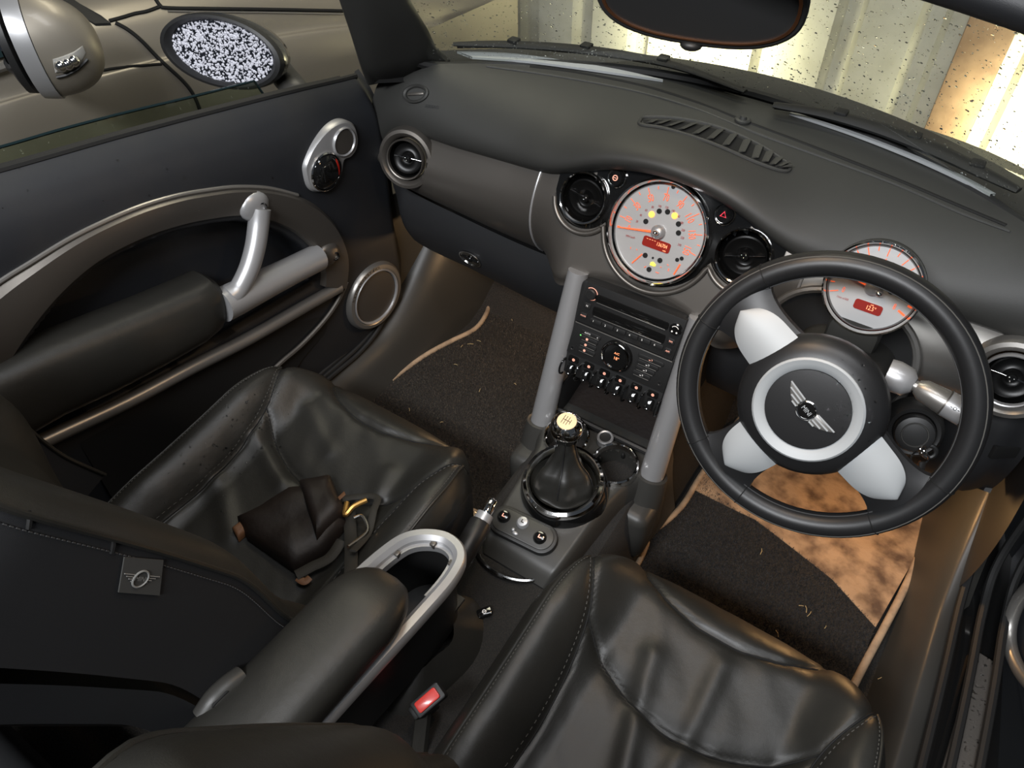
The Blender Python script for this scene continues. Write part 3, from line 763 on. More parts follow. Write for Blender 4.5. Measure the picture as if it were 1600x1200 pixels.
LM = SMx @ Matrix.Translation((.003, -.0195, .0))
lc = part('lcd', G(LM).prism(rrect(.048, .0165, .004), -.0005, .0006), 'lcd', st)
part('lcd_digits', text('136704', .0085, LM @ Matrix.Translation((.0095, .0012, 0)), h=.0009, sx=.75), 'lcd_text', lc)
part('lcd_units', text('mls', .0042, LM @ Matrix.Translation((.016, -.0055, 0)), h=.0009), 'lcd_text', lc)
part('lcd_dashes', G(LM).box((-.017, .0045, .0009), (.0028, .0006, .0001)).box((-.0125, .0045, .0009), (.0028, .0006, .0001)).box((-.008, .0045, .0009), (.0028, .0006, .0001)).box((-.0035, .0045, .0009), (.0028, .0006, .0001)), 'lcd_text', lc)
def needle(M_, a, l, t, nm, back=0., w0=.0013):
    d = pol(1, a); s_ = V((-d.y, d.x, 0)); z0 = V((0, 0, .003))
    part(nm, G(M_).rings([[d*back-s_*w0*1.5+z0, d*back+s_*w0*1.5+z0, d*back+s_*w0*1.5+z0*1.5, d*back-s_*w0*1.5+z0*1.5], [d*l-s_*w0*.5+z0, d*l+s_*w0*.5+z0, d*l+s_*w0*.5+z0*1.4, d*l-s_*w0*.5+z0*1.4]]), 'orange', t)
needle(SMx, 191, .070, st, 'needle', .004)
part('needle_hub', G(SMx).lathe([(.0115, 0), (.0115, .005), (.0095, .0085), (.0045, .0105), (0, .0108)], 28), 'silver', st)
part('trip_button', G(SMx).ball((.0, 0, .013), .0042, 12, 8, (1.3, 1, 1.6)), 'chrome', st)
def seg(p, q, wd, m, nm, t=None, M_=SMx):
    a, b = V((*gpx(*p, .006), .0006)), V((*gpx(*q, .006), .0006)); part(nm, G(M_).tube([a, b], wd, 6), m, t or st)
seg((985, 410), (1001, 396), .0010, 'orange', 'temperature_needle'); seg((1050, 428), (1060, 412), .0012, 'orange', 'fuel_needle')
for p, q in (((983, 385), (983, 388)), ((992, 388), (993, 390)), ((1004, 417), (1007, 415)), ((1022, 424), (1027, 426)), ((1040, 412), (1042, 414)), ((1029, 416), (1031, 417))): seg(p, q, .0005, 'orange', 'gauge_tick')
part('fuel_icon', text('E', .006, SMx @ Matrix.Translation((*gpx(1042, 421, .006), 0)), h=.0003), 'orange', st)

# ================================================================== CENTRE STACK
SU = V((0, .05, .175)).normalized(); SN = V((0, -SU.z, SU.y)); SM = frame((0, -.095, .4125), SN, (1, 0, 0))
def spx(px, py, off=0.):
    p = SM.inverted() @ onplane(px, py, SM @ V((0, 0, off)), SN); return p.x, p.y
T = lambda x, y, z=0.: SM @ Matrix.Translation((x, y, z))
cs = thing('centre_stack', 'black centre stack body holding radio and heater controls', 'centre stack', (0, -.02, .3))
part('stack_body', G(SM).prism(rrect(.196, .190, .012, c=(0, .002)), -.09, -.004, bev=.004), 'plastic', cs)
# radio
rd = thing('car_radio', 'black car radio with two slots and a row of buttons', 'radio', tuple(SM @ V((0, .025, 0))))
part('radio_face', G(SM).prism([(-.092, .020), (.093, .020), (.098, .098), (-.086, .098)], -.006, .001, bev=.002), 'plastic', rd)
for nm, b, hh in (('cassette_slot', .0755, .0150), ('display_slot', .0510, .0180)):
    q = part(nm, G(T(.004, b)).prism(rrect(.136, hh, .005), .0005, .0022, bev=.0006), 'gloss_black', rd)
    part('slot_edge', G(T(.004, b-hh/2, .0022)).box((0, 0, 0), (.128, .0012, .0014), .0004), 'trim_silver', q)
for i in range(6):
    x = -.054+i*.0232
    q = part('preset_button', G(T(x, .0330+i*.0006)).prism(rrect(.0222, .0080, .0022), .0005, .0032, bev=.0007), 'plastic', rd)
    part('button_mark', text('123456'[i], .0052, T(x-.004, .0330+i*.0006), h=.0036), 'icon_white', q)
vk = part('volume_knob', G(T(-.0725, .079)).lathe([(.0095, 0), (.0095, .006), (.008, .0075), (0, .0075)], 28), 'plastic', rd)
part('knob_light', G(T(-.0725, .079)).tube([pol(.0112, -120+i*12, .0016) for i in range(22)], .0006, 6), 'icon', vk)
tk = part('tuner_knob', G(T(.0848, .0775)).lathe([(.0105, 0), (.0105, .005), (.009, .0065), (0, .0065)], 28), 'gloss_black', rd)
part('knob_arrows', G(T(.0848, .0775)).tube([pol(.0062, 30+i*15, .0072) for i in range(9)], .0006, 5).ball((-.004, -.0045, .0068), .0016, 8, 5, half=True).ball((.004, -.0045, .0068), .0016, 8, 5, half=True), 'icon_white', tk)
for x, y, s_, m in ((-.0755, .0555, 'N', 'icon_white'), (-.0787, .035, 'MODE', 'icon'), (.0827, .0525, 'FM', 'icon'), (.082, .0337, 'AM', 'icon')):
    q = part('radio_button', G(T(x, y)).prism(rrect(.013, .011, .003), .0004, .0028, bev=.0007), 'plastic', rd)
    part('button_mark', text(s_, .0050 if len(s_) < 3 else .0036, T(x, y), h=.0031), m, q)
# climate
cl = thing('climate_panel', 'black heater panel with a round temperature dial and slim buttons', 'climate control', tuple(SM @ V((0, -.045, 0))))
part('panel_face', G(SM).prism([(-.097, -.046), (.095, -.046), (.097, .0185), (-.093, .0185)], -.006, .002, bev=.0025), 'plastic', cl)
part('panel_edge', G(T(0, .0180, .0024)).box((.002, 0, 0), (.185, .0016, .0016), .0005), 'trim_silver', cl)
td = part('temperature_dial', G(T(-.001, -.0110)).lathe([(.0285, 0), (.0285, .010), (.0265, .0125), (.0225, .0125), (.0215, .009), (0, .009)], 44), 'gloss_black', cl)
part('dial_ring', G(T(-.001, -.0110)).lathe([(.0270, .0118), (.0255, .0135), (.0235, .0130), (.0228, .0112)], 44), 'chrome_dark', td)
gro = text('A/C', .0060, T(.000, -.0050), h=.0095); text('18°', .0080, T(.001, -.0145), gro, h=.0095)
part('dial_readout', gro, 'lcd_text', td)
part('dial_marks', G(T(-.001, -.0110)).ball((.011, .0205, .010), .0014, 8, 5), 'icon', td)
LB = [(-.0570, .0065, .040, 'AUTO'), (-.0575, -.0050, .034, 'o'), (-.0580, -.0165, .034, '◇'), (-.0580, -.0280, .034, '≡')]
RB = [(.0590, .0065, .048, '*'), (.0560, -.0050, .040, '-'), (.0540, -.0165, .036, '-'), (.0500, -.0280, .034, '-')]
for i, (x, y, w_, s_) in enumerate(LB+RB):
    q = part('climate_button', G(T(x, y)).prism(rrect(w_, .0082, .0036), .001, .0042, bev=.001), 'plastic', cl)
    part('button_line', G(T(x, y-.0044, .004)).box((0, 0, 0), (w_*.85, .0009, .0009), .0003), 'trim_silver', q)
    if s_ in ('AUTO',):
        part('button_mark', text(s_, .0042, T(x-.006, y), text('x', .005, T(x+.014, y), h=.0046), h=.0046), 'icon_white', q)
    elif i < 4: part('button_mark', G(T(x-.004, y, .0046)).torus(.0018, .0006, 10, 4).box((0, 0, 0), (.002, .0008, .0004)), 'icon', q)
    else: part('button_mark', G(T(x, y, .0046)).box((-.0015, -.0008, 0), (.003, .0009, .0004)).tube([pol(.0014, -60+k*30, 0)+V((.0015, .0005, 0)) for k in range(6)], .0004, 4), 'icon_white' if i > 4 else 'icon', q)
part('status_light', G(T(-.0760, -.0030)).ball((0, 0, .002), .0013, 8, 6), 'icon_green', cl)
for x in (-.0865, .0840): part('panel_screw', G(T(x, -.034 if x < 0 else -.030)).lathe([(.005, .001), (.005, .003), (.003, .003), (.002, .002), (0, .002)], 14), 'plastic', cl)
# toggle row
tg = thing('toggle_switch_row', 'row of six glossy toggle switches between guard loops', 'switch panel', tuple(SM @ V((0, -.095, 0))))
part('switch_bed', G(SM).prism([(-.096, -.088), (.094, -.088), (.095, -.046), (-.097, -.046)], -.02, .000, bev=.003), 'plastic', tg)
for i in range(6):
    x = -.0795+i*.0315
    q = part('toggle', G(T(x, -.0735, .006) @ Matrix.Rotation(R(-25), 4, 'X')).prism(rrect(.013, .020, .004), -.004, .008, bev=.003), 'gloss_black', tg)
    part('toggle_tip', G(T(x, -.080, .014)).ball((0, 0, 0), .0045, 10, 8, (1.2, .8, .8)), 'chrome_dark', q)
    ip = part('switch_label', G(T(x, -.0555)).prism(rrect(.020, .012, .003), -.001, .0035, bev=.001), 'gloss_black', tg)
    part('switch_icon', G(T(x+.001, -.0555, .0040)).torus(.0022, .0006, 10, 4).box((0, 0, 0), (.0030, .0008, .0004)), 'icon', ip)
for i in range(7):
    x = -.0955+i*.0316
    part('guard_loop', G(SM).tube(smooth([V((x, -.060, .000)), V((x, -.061, .012)), V((x, -.072, .019)), V((x, -.086, .015)), V((x, -.091, .002))], 4), .0019, 8), 'chrome_dark' if i % 2 else 'gloss_black', tg)
# posts
for sx, lb in ((-1, 'silver tubular post on the passenger side of the radio'), (1, 'silver tubular post on the driver side of the radio')):
    a, b = V((sx*.113, -.050, .505)), V((sx*.118, -.158, .195)); d = (b-a).normalized()
    single('dash_post', G().tube([a, a+d*.01, b-d*.0, b+d*.02], [.0185, .019, .0225, .0225], 24), 'silver', lb, 'post', group='silver dash posts')
# tray under the stack
tr = thing('stack_tray', 'dark tray recessed under the toggle switches', 'tray', (0, -.06, .2))
part('tray_floor', G().grid(lambda u, v: V((lerp(-.10, .10, u), lerp(-.13, .06, v), .205+.05*v)), 8, 8), 'brown_leather', tr)
part('tray_back', G().box((0, .04, .28), (.2, .01, .15)), 'plastic', tr)
part('tray_lip', G().tube([V((-.10, -.125, .222)), V((.10, -.125, .222))], .006, 8), 'plastic', tr)
for sx in (-1, 1): part('tray_side', G().box((sx*.099, -.04, .24), (.006, .17, .09), .002), 'plastic', tr)

# ================================================================== CONSOLE ON THE TUNNEL
co = thing('centre_console', 'dark plastic console around the gear lever and cup holders', 'console', (0, -.27, .0))
def cons(u, v):
    y = lerp(-.435, -.075, v); a = 2*u-1
    wd = scurve([(-.435, .070), (-.40, .080), (-.30, .088), (-.22, .098), (-.16, .122), (-.075, .128)], y)
    top = scurve([(-.435, .165), (-.41, .190), (-.35, .203), (-.28, .212), (-.2, .214), (-.075, .215)], y)
    k = abs(a); x = math.copysign(wd*min(1., (k/.72))**.9, a)*(1+.20*sstep(.72, 1, k))
    z = lerp(top, .03, sstep(.60, 1.0, k)**1.1)
    return V((x, y, z))
gcb = G().grid(cons, 60, 60); wells = ((.056, -.183, .041), (-.050, -.175, .041), (.003, -.283, .062))
gcb.f = [f for f in gcb.f if not any(math.hypot(sum(gcb.v[i].x for i in f)/4-a, sum(gcb.v[i].y for i in f)/4-b) < r_ for a, b, r_ in wells)]
part('console_body', gcb, 'plastic_grey', co)
part('console_rear', G().grid(lambda u, v: lerp(cons(u, 0), V((cons(u, 0).x*.9, -.47, .02+.10*(1-abs(2*u-1)))), v), 40, 6), 'plastic', co)
for sx in (-1, 1):
    part('post_socket', G().lathe([(.033, -.12), (.032, -.02), (.029, .006), (.0235, .008), (.0225, -.01)], 28, frame((sx*.118, -.156, .200), (0, .30, 1))), 'plastic_grey', co)
    part('socket_ledge', G().box((sx*.112, -.185, .10), (.075, .10, .13), .02, seg=3), 'plastic_grey', co)
GRN = V((0, -math.cos(R(79)), math.sin(R(79)))); GRM = frame((.003, -.278, .245), GRN)
bt = thing('gear_lever', 'chrome topped gear lever with a black leather boot in a chrome ring', 'gear lever', (.003, -.283, .2))
part('boot_base', G(GRM).lathe([(.080, -.040), (.077, -.020), (.071, -.006), (.066, .000)], 56), 'gloss_black', bt)
part('boot_ring', G(GRM).lathe([(.071, -.012), (.0725, -.004), (.070, .0035), (.065, .006), (.060, .003), (.0575, -.004), (.0575, -.012)], 72), 'chrome', bt)
kc = V((-.004, -.262, .366))
def boot(u, v):
    a = 2*PI*u; r_ = scurve([(0, .0575), (.12, .052), (.3, .046), (.48, .030), (.62, .0215), (.8, .0175), (1, .0125)], v)
    fold = .0045*math.sin(5*a+.6)*math.sin(PI*min(1, v*1.3))+.004*math.sin(3*a+2)*math.sin(PI*v)
    r_ += fold*(1 if v < .85 else .2)
    base = GRM @ V((0, 0, -.004)); tip = kc+V((0, .002, -.034)); c = lerp(base, tip, v**1.25)
    dip = -.022*math.sin(PI*min(1, v/.42))*(v < .42)
    return c+V((r_*math.cos(a), r_*math.sin(a), dip))
part('boot', G().grid(boot, 48, 26), 'leather', bt)
for k in range(4):
    a = .3+k*PI/2
    part('boot_seam', G().tube([boot(a/(2*PI), i/14)+V((math.cos(a), math.sin(a), .3))*.0012 for i in range(4, 15)], .0011, 6), 'leather_wheel', bt)
KM = frame(kc, V((.04, -.16, 1)))
part('knob_collar', G(KM).lathe([(.0115, -.046), (.0135, -.040), (.0145, -.030), (.013, -.026)], 24), 'plastic', bt)
part('knob_skirt', G(KM).lathe([(.0140, -.030), (.0195, -.024), (.0255, -.014), (.0275, -.004), (.0278, .001)], 40), 'gloss_black', bt)
part('knob_cap', G(KM).lathe([(.0280, .000), (.0282, .003), (.0268, .011), (.0225, .0185), (.0165, .0225), (.0160, .0222)], 40), 'chrome', bt)
part('shift_disc', G(KM).lathe([(.0165, .0215), (.0160, .0232), (.009, .0242), (0, .0245)], 32), 'cream', bt)
gx = G(KM)
for x in (-.0066, -.0022, .0022, .0066): gx.box((x, 0, .0247), (.0007, .016 if x < .006 else .009, .0006))
gx.box((0, 0, .0247), (.0138, .0007, .0006)); part('shift_pattern', gx, 'brown_leather', bt)
# cup holders and power socket
for c, lb in (((.056, -.183, .226), 'chrome rimmed cup holder right of the gear knob'), ((-.050, -.175, .228), 'chrome rimmed cup holder half hidden behind the gear knob')):
    t = thing('cup_holder', lb, 'cup holder', (c[0], c[1], .14), 'cup holders')
    M_ = frame(c, (0, -.15, 1))
    part('cup_wall', G(M_).lathe([(.0425, -.10), (.0425, -.012), (.0395, -.012), (.0375, -.06), (.035, -.075), (0, -.075)], 40), 'plastic_grey', t)
    part('cup_ring', G(M_).lathe([(.043, -.014), (.0435, -.006), (.0425, .003), (.040, .005), (.0380, .003), (.0375, -.010)], 48), 'chrome', t)
    for k in range(5):
        a = .4+k*2*PI/5; p = pol(.0365, math.degrees(a), -.028)
        part('grip_pad', G(M_ @ Matrix.Translation(p)).ball((0, 0, 0), .008, 10, 6, (.5, .5, 1.1)), 'rubber', t)
M_ = frame((.013, -.142, .228), (0, -.15, 1)); t = thing('power_socket', 'small round power socket behind the cup holders', 'socket', (.013, -.142, .21))
part('socket_ring', G(M_).lathe([(.0155, -.012), (.0155, .003), (.0135, .005), (.0108, .004), (.0105, -.012)], 28), 'silver', t); part('socket_cap', G(M_).lathe([(.011, -.004), (.010, .001), (0, .000)], 24), 'plastic', t)
# seat heater / window switch strip
SP = frame((-.0145, -.380, .207), V((.0, -.22, 1)), (1, .06, 0))
sw = thing('switch_strip', 'rounded switch strip with two dark buttons and a silver one', 'switch panel', tuple(SP @ V((0, 0, -.01))))
part('strip_base', G(SP).prism(rrect(.128, .054, .026, 8), -.03, .004, bev=.003), 'plastic', sw)
part('strip_face', G(SP).prism(rrect(.116, .043, .021, 8), .002, .0065, bev=.002), 'plastic_grey', sw)
for x, y, m, ic in ((-.039, .004, 'gloss_black', 'icon'), (-.004, .009, 'silver', 'brown_leather'), (.035, -.002, 'gloss_black', 'icon')):
    q = part('round_button', G(SP).lathe([(.0115, .005), (.0115, .009), (.0085, .0135), (.004, .0145), (0, .0147)], 28, SP @ Matrix.Translation((x, y, 0))), m, sw)
    part('button_icon', G(SP @ Matrix.Translation((x, y, .0150))).box((-.001, 0, 0), (.0016, .006, .0006)).box((.0016, -.0022, 0), (.004, .0016, .0006)), ic, q)
part('key_pin', G(SP).ball((-.012, -.010, .009), .0035, 10, 8).ball((-.006, -.014, .008), .0045, 10, 8, (1.3, .8, .6)), 'silver', sw)
part('rear_rim', G().tube([V((-.02+.075*math.cos(R(a)), -.395+.062*math.sin(R(a)), .160-.010*math.sin(R(a)))) for a in range(185, 356, 9)], .004, 8), 'chrome_dark', sw)

# handbrake
hb = thing('handbrake', 'handbrake lever with a black grip and chrome button', 'handbrake', (-.03, -.68, .17))
tip = at(766, 790, z=.286); b2 = at(716, 880, z=.258); d = (b2-tip).normalized()
part('grip', G().tube([tip+d*.030, tip+d*.033, tip+d*.09, b2, b2+d*.10], [.0165, .0185, .0190, .0185, .016], 20), 'leather_wheel', hb)
part('grip_collar', G().tube([tip+d*.016, tip+d*.033], [.0140, .0150], 18), 'silver', hb)
part('release_button', G().tube([tip-d*.012, tip-d*.009, tip+d*.018], [.007, .0095, .0095], 18), 'chrome', hb)
part('lever_arm', G().tube([b2+d*.08, V((-.035, -.70, .19))], .012, 12), 'plastic', hb)
hbt = at(700, 935, z=.20)
part('lever_boot', G().grid(lambda u, v: V((-.025+(.062-.035*v+.004*math.sin(8*PI*u))*math.cos(2*PI*u), -.625+(.11-.06*v)*math.sin(2*PI*u), .165+.055*v-.01*v*v)), 32, 10), 'leather', hb)

# armrest with its silver tray frame
ar = thing('armrest', 'padded black armrest with a silver U shaped tray frame', 'armrest', (-.045, -.8, .17))
ux = [(-.094, -.99, .42), (-.098, -.85, .405), (-.104, -.70, .385), (-.102, -.605, .368), (-.088, -.560, .360), (-.050, -.535, .356), (-.014, -.545, .358), (.000, -.585, .363), (.002, -.66, .375), (.000, -.78, .392), (-.004, -.99, .42)]
UP = smooth(ux, 8)
def band(P, prof):               # section (inward, up) swept along a curve
    rs = []
    for i, p in enumerate(P):
        t = (P[min(i+1, len(P)-1)]-P[max(i-1, 0)]).normalized(); s_ = V((0, 0, 1)).cross(t).normalized()
        rs.append([p+s_*a+V((0, 0, b)) for a, b in prof])
    return G().rings(rs)
part('tray_frame', band(UP, [(.008, -.010), (.009, .006), (.006, .0105), (-.004, .0115), (-.0105, .006), (-.011, -.012)]), 'silver', ar)
part('tray_ledge', band(UP[18:62], [(-.008, -.012), (-.008, -.001), (-.0165, -.001), (-.0175, -.012)]), 'silver', ar)
for k in (26, 38, 50):
    q = UP[k]+V((0, 0, .000)); c = V((-.05, -.62, .36)); dd = (c-q); dd.z = 0; dd.normalize()
    part('frame_clip', G().box(tuple(q+dd*.014), (.008, .008, .010), .001), 'trim_dark', ar)
part('tray_bucket', G().grid(lambda u, v: (lambda p: V((lerp(p.x, -.054, .10+.06*v), lerp(p.y, -.72, .05+.04*v), p.z-.012-.15*v)))(UP[int(u*(len(UP)-1))]), 80, 6), 'plastic', ar)
part('tray_floor', G().box((-.054, -.72, .235), (.085, .34, .006)), 'plastic', ar)
def pad(u, v):
    s = u; y = lerp(-.640, -1.03, s); a = 2*PI*v
    r_ = max(0., 1-max(0, (.22-s)/.22)**2.4)**.5
    wv = .056*r_; hv = .036*r_
    c = V((-.047, y, lerp(.415, .455, s)-.012*(1-r_)))
    ca, sa_ = math.cos(a), math.sin(a)
    return c+V((wv*math.copysign(abs(ca)**.75, ca), 0, hv*math.copysign(abs(sa_)**.75, sa_)))
part('pad', G().grid(pad, 40, 36), 'leather', ar)
part('hinge_block', G().box((-.05, -1.0, .30), (.07, .07, .28), .01), 'plastic', ar)

# buckle, tunnel switch
bk = thing('seat_belt_buckle', 'black seat belt buckle with a bright red release button', 'buckle', (.05, -.72, .16))
BM = frame(at(668, 1094, z=.262), V((.1, -.45, 1)), (.36, .93, .3)) @ Matrix.Diagonal((.78, .78, .78, 1))
part('buckle_body', G(BM).prism(rrect(.062, .032, .005), -.020, .001, bev=.003).box((-.025, 0, -.05), (.030, .026, .09), .004), 'plastic', bk)
part('release_button', G(BM).prism(rrect(.046, .021, .004), -.002, .0055, bev=.002), 'red_button', bk)
part('stalk', G().tube([BM @ V((-.03, 0, -.06)), V((.07, -.80, .12))], .012, 8), 'webbing', bk)
M_ = frame(at(757, 957, z=.172), (0, -.1, 1), (.6, .8, 0)); q = thing('tunnel_switch', 'small black boot release switch on the tunnel', 'switch', tuple(M_.translation))
part('switch_body', G(M_).prism(rrect(.026, .015, .005), -.004, .004, bev=.002), 'gloss_black', q); part('switch_icon', G(M_).torus(.003, .0006, 12, 4, c=(0, 0, .0044)).box((0, .0, .0044), (.008, .0008, .0004)), 'icon_white', q)

# ================================================================== STEERING WHEEL AND COLUMN
WA = R(27.4); WN = V((0, -math.cos(WA), math.sin(WA))); WC = V((.334, -.204, .587))
WM = frame(WC, WN, (1, 0, 0)) @ Matrix.Rotation(R(-30), 4, 'Z')
sw = thing('steering_wheel', 'black leather steering wheel with three silver spokes turned clockwise', 'steering wheel', tuple(WC+V((0, -.08, -.18))))
RM_, RT = .1745, .0165
def rim_r(a):      # thicker grips near the upper spokes
    return RT*(1+.10*math.exp(-((math.degrees(a)-150+0) % 360-0)**2/500))
part('rim', G(WM).tube([pol(RM_, 360*i/96) for i in range(96)], RT, 18, True, flat=1.12, up=(0, 0, 1)), 'leather_wheel', sw)
for a0_, a1_ in ((194, 256), (284, 346), (14, 166)):
    part('rim_stitch', G(WM).tube([pol(RM_-RT*.93, lerp(a0_, a1_, i/40), .007) for i in range(41)], .0008, 5), 'thread', sw)
part('rim_bead', G(WM).tube([pol(RM_+RT*.62, 360*i/96, .0142) for i in range(96)], .0009, 6, True), 'thread_light', sw)
for a in (0, 180, 270):
    for s_ in (-16, 16):
        part('rim_joint', G(WM).tube([pol(RM_, a+s_)+pol(RT*1.02*math.cos(R(t)), a+s_)+V((0, 0, RT*1.14*math.sin(R(t)))) for t in range(0, 360, 20)], .0008, 5, True), 'black', sw)
HO = Matrix.Translation((-.002, -.010, .022))
def spoke(a, wd):
    Ms = WM @ Matrix.Rotation(R(a), 4, 'Z')
    def web(u, v, top):
        r_ = lerp(.060, RM_-.004, u); b = 2*v-1
        w_ = scurve([(0, .040), (.45, .036), (.75, .040), (.92, .052), (1, .064)], u)*wd
        return V((r_, b*w_, (lerp(.012, .002, u)+.010*(1-b*b)) if top else lerp(-.004, -.010, u)))
    g = G(Ms).grid(lambda u, v: web(u, v, True), 14, 10); g.grid(lambda u, v: web(u, v, False), 14, 10)
    g.rings([[web(i/14, 0, True) for i in range(15)], [web(i/14, 0, False) for i in range(15)]], False, M=Ms).rings([[web(i/14, 1, True) for i in range(15)], [web(i/14, 1, False) for i in range(15)]], False, M=Ms)
    q = part('spoke', g, 'leather_wheel', sw)
    def sil(u, v):
        u = 1-(1-u)**2
        r_ = lerp(.070, .1525, u); b = 2*v-1
        k = math.sqrt(max(0., 1-max(0., (u-.40)/.60)**2.5))
        w_ = lerp(.036, .0315, u)*k*wd
        return V((r_-.004*b*b*u, b*w_, lerp(.025, .0205, u)+.010*(1-b*b)*(.3+.7*k)-.003*(1-k)))
    part('spoke_cover', G(Ms).grid(sil, 32, 20), 'silver_pale', q)
spoke(180, 1.0); spoke(0, 1.0); spoke(270, 1.05)
HM = WM @ HO
hub = part('hub', G(HM).lathe([(.060, -.045), (.086, -.030), (.0935, -.012), (.0915, .002), (.082, .013), (.0675, .0185), (.064, .019)], 60), 'leather_wheel', sw)
part('hub_ring', G(HM).lathe([(.0685, .016), (.0680, .0205), (.0655, .0225), (.060, .0205), (.0545, .0185), (.0525, .0165)], 60), 'silver_pale', sw)
cap = part('hub_cap', G(HM).lathe([(.0525, .014), (.0520, .0185), (.035, .0205), (0, .0212)], 56), 'leather_wheel', sw)
# winged badge
EM = HM @ Matrix.Translation((0, .0, .0212)); em = part('badge_ring', G(EM).lathe([(.0128, -.001), (.0130, .0014), (.0118, .0024), (.0105, .0016), (.0105, .0)], 32), 'chrome', cap)
part('badge_disc', G(EM).lathe([(.0106, -.001), (.0106, .0012), (0, .0014)], 28), 'gloss_black', cap)
part('badge_lettering', text('MINI', .0085, EM, h=.0019, sx=.85), 'silver_pale', cap)
for sx in (-1, 1):
    pts = [(sx*.0115, .0075), (sx*.0415, .0098), (sx*.0360, .0035), (sx*.0280, -.0025), (sx*.0205, -.0062), (sx*.0118, -.0075)]
    if sx < 0: pts = pts[::-1]
    part('badge_wing', G(EM).prism(pts, -.001, .0010, bev=.0004), 'trim_silver', cap)
    for y, l0, l1, y1 in ((.0078, .0125, .0405, .0094), (.0030, .0132, .035, .0040), (-.0018, .0132, .0275, -.0014), (-.0064, .0122, .0205, -.0060)):
        part('wing_feather', G(EM).tube([V((sx*l0, y, .0013)), V((sx*l1, y1, .0013))], .0012, 6), 'silver_pale', cap)
wtree = tree_of(G(HM).lathe([(.0935, -.012), (.0915, .002), (.082, .013), (.0675, .0185), (.0520, .0185), (.035, .0205), (0, .0212)], 60))
def hdrop(rnd):
    return hit(wtree, rnd.gauss(1322, 22), rnd.gauss(640, 30), .0004)
part('rain_drops', drops(hdrop, 55, .0008, .0026, 21, .4), 'droplet', sw, kind='stuff')

# column shroud, stalk, ignition
cm = thing('steering_column', 'dark plastic steering column shroud behind the wheel', 'steering column', (.334, -.08, .40))
def shr(u, v):
    a = 2*PI*v; dpt = lerp(-.035, -.20, u); w_ = lerp(.062, .075, u); h_ = lerp(.060, .068, u)
    ca, sa_ = math.cos(a), math.sin(a)
    return V((w_*math.copysign(abs(ca)**.6, ca), -.004+h_*math.copysign(abs(sa_)**.6, sa_), dpt))
CM = frame(WC, WN, (1, 0, 0))
part('shroud', G(CM).rings([[shr(i/10, j/36) for j in range(36)] for i in range(11)]), 'plastic_grey', cm)
part('shroud_seam', G(CM).tube([shr(i/10, .02)+V((.0008, 0, 0)) for i in range(11)], .0012, 6), 'black', cm)
part('collar', G(CM).lathe([(.050, -.05), (.050, -.02), (.03, -.02)], 32), 'plastic', cm)
part('column_hole', G(frame((.318, -.032, .52), (0, -1, .35), (1, 0, 0))).prism(oval(.110, .095, 40, 2.4), -.06, .004), 'black', cm)
part('hole_rim', G(frame((.318, -.034, .52), (0, -1, .35), (1, 0, 0))).tube([V((x, y, .004)) for x, y in oval(.110, .095, 48, 2.4)], .006, 8, True), 'trim_silver', cm)
sk = thing('wiper_stalk', 'silver wiper stalk to the right of the steering wheel hub', 'stalk', tuple(at(1400, 580, y=-.15)))
a, b, c = at(1398, 588, y=-.135), at(1432, 604, y=-.140), at(1507, 646, y=-.148); d = (c-b).normalized()
part('stalk_collar', G().tube([a-V((.01, 0, 0)), a, lerp(a, b, .6), lerp(a, b, .9)], [.020, .021, .019, .010], 20), 'silver', sk)
part('stalk_neck', G().tube([a, b, b+d*.015], [.008, .0075, .009], 14), 'trim_silver', sk)
part('stalk_grip', G().tube([b+d*.000, b+d*.008, b+d*.035, b+d*.037], [.009, .0140, .0165, .0165], 24), 'trim_silver', sk)
part('stalk_ring', G().tube([b+d*.0375, b+d*.063], [.0172, .0172], 24), 'silver', sk)
for k in (.0372, .064): part('ring_groove', G().tube([b+d*k, b+d*(k+.0016)], [.0176, .0176], 24), 'trim_dark', sk)
part('stalk_tip', G().tube([b+d*.066, b+d*.076, b+d*.079], [.0165, .015, .010], 24), 'silver_pale', sk)
part('stalk_marks', text('-o-', .010, frame(b+d*.050+(CAMP-b).normalized()*.0175, (CAMP-b), d)), 'black', sk)
ig = thing('ignition_key', 'round black key in the ignition with a metal key ring', 'key', tuple(at(1430, 700, y=-.13)))
IM = frame(at(1429, 677, y=-.115), V((.10, -.86, .50)), (1, 0, 0))
part('lock_barrel', G(IM).lathe([(.040, -.05), (.038, -.012), (.033, -.006), (.028, -.008)], 32), 'plastic', ig)
kb = part('key_head', G(IM).lathe([(.0255, -.012), (.0265, .002), (.0245, .007), (.018, .009), (0, .009)], 36), 'plastic', ig)
part('key_circle', G(IM).torus(.0165, .0012, 32, 6, c=(0, 0, .0092)), 'plastic_grey', kb)
part('key_loop', G(IM).torus(.0085, .0032, 20, 8, c=(.026, -.016, .002)), 'plastic', kb)
p = at(1432, 706, y=-.135)
part('key_ring', G(frame(at(1437, 716, y=-.137), (.3, -.8, .3))).torus(.011, .0013, 24, 6), 'chrome', ig)
part('ring_link', G(frame(at(1441, 703, y=-.137), (.8, -.4, .3))).torus(.006, .0011, 18, 6), 'chrome', ig)
part('spare_key', G().tube([at(1437, 722, y=-.139), at(1424, 748, y=-.145)], .0055, 8, flat=.35), 'copper', ig)
part('spare_key', G().tube([at(1442, 722, y=-.141), at(1437, 746, y=-.150)], .005, 8, flat=.35), 'steel', ig)
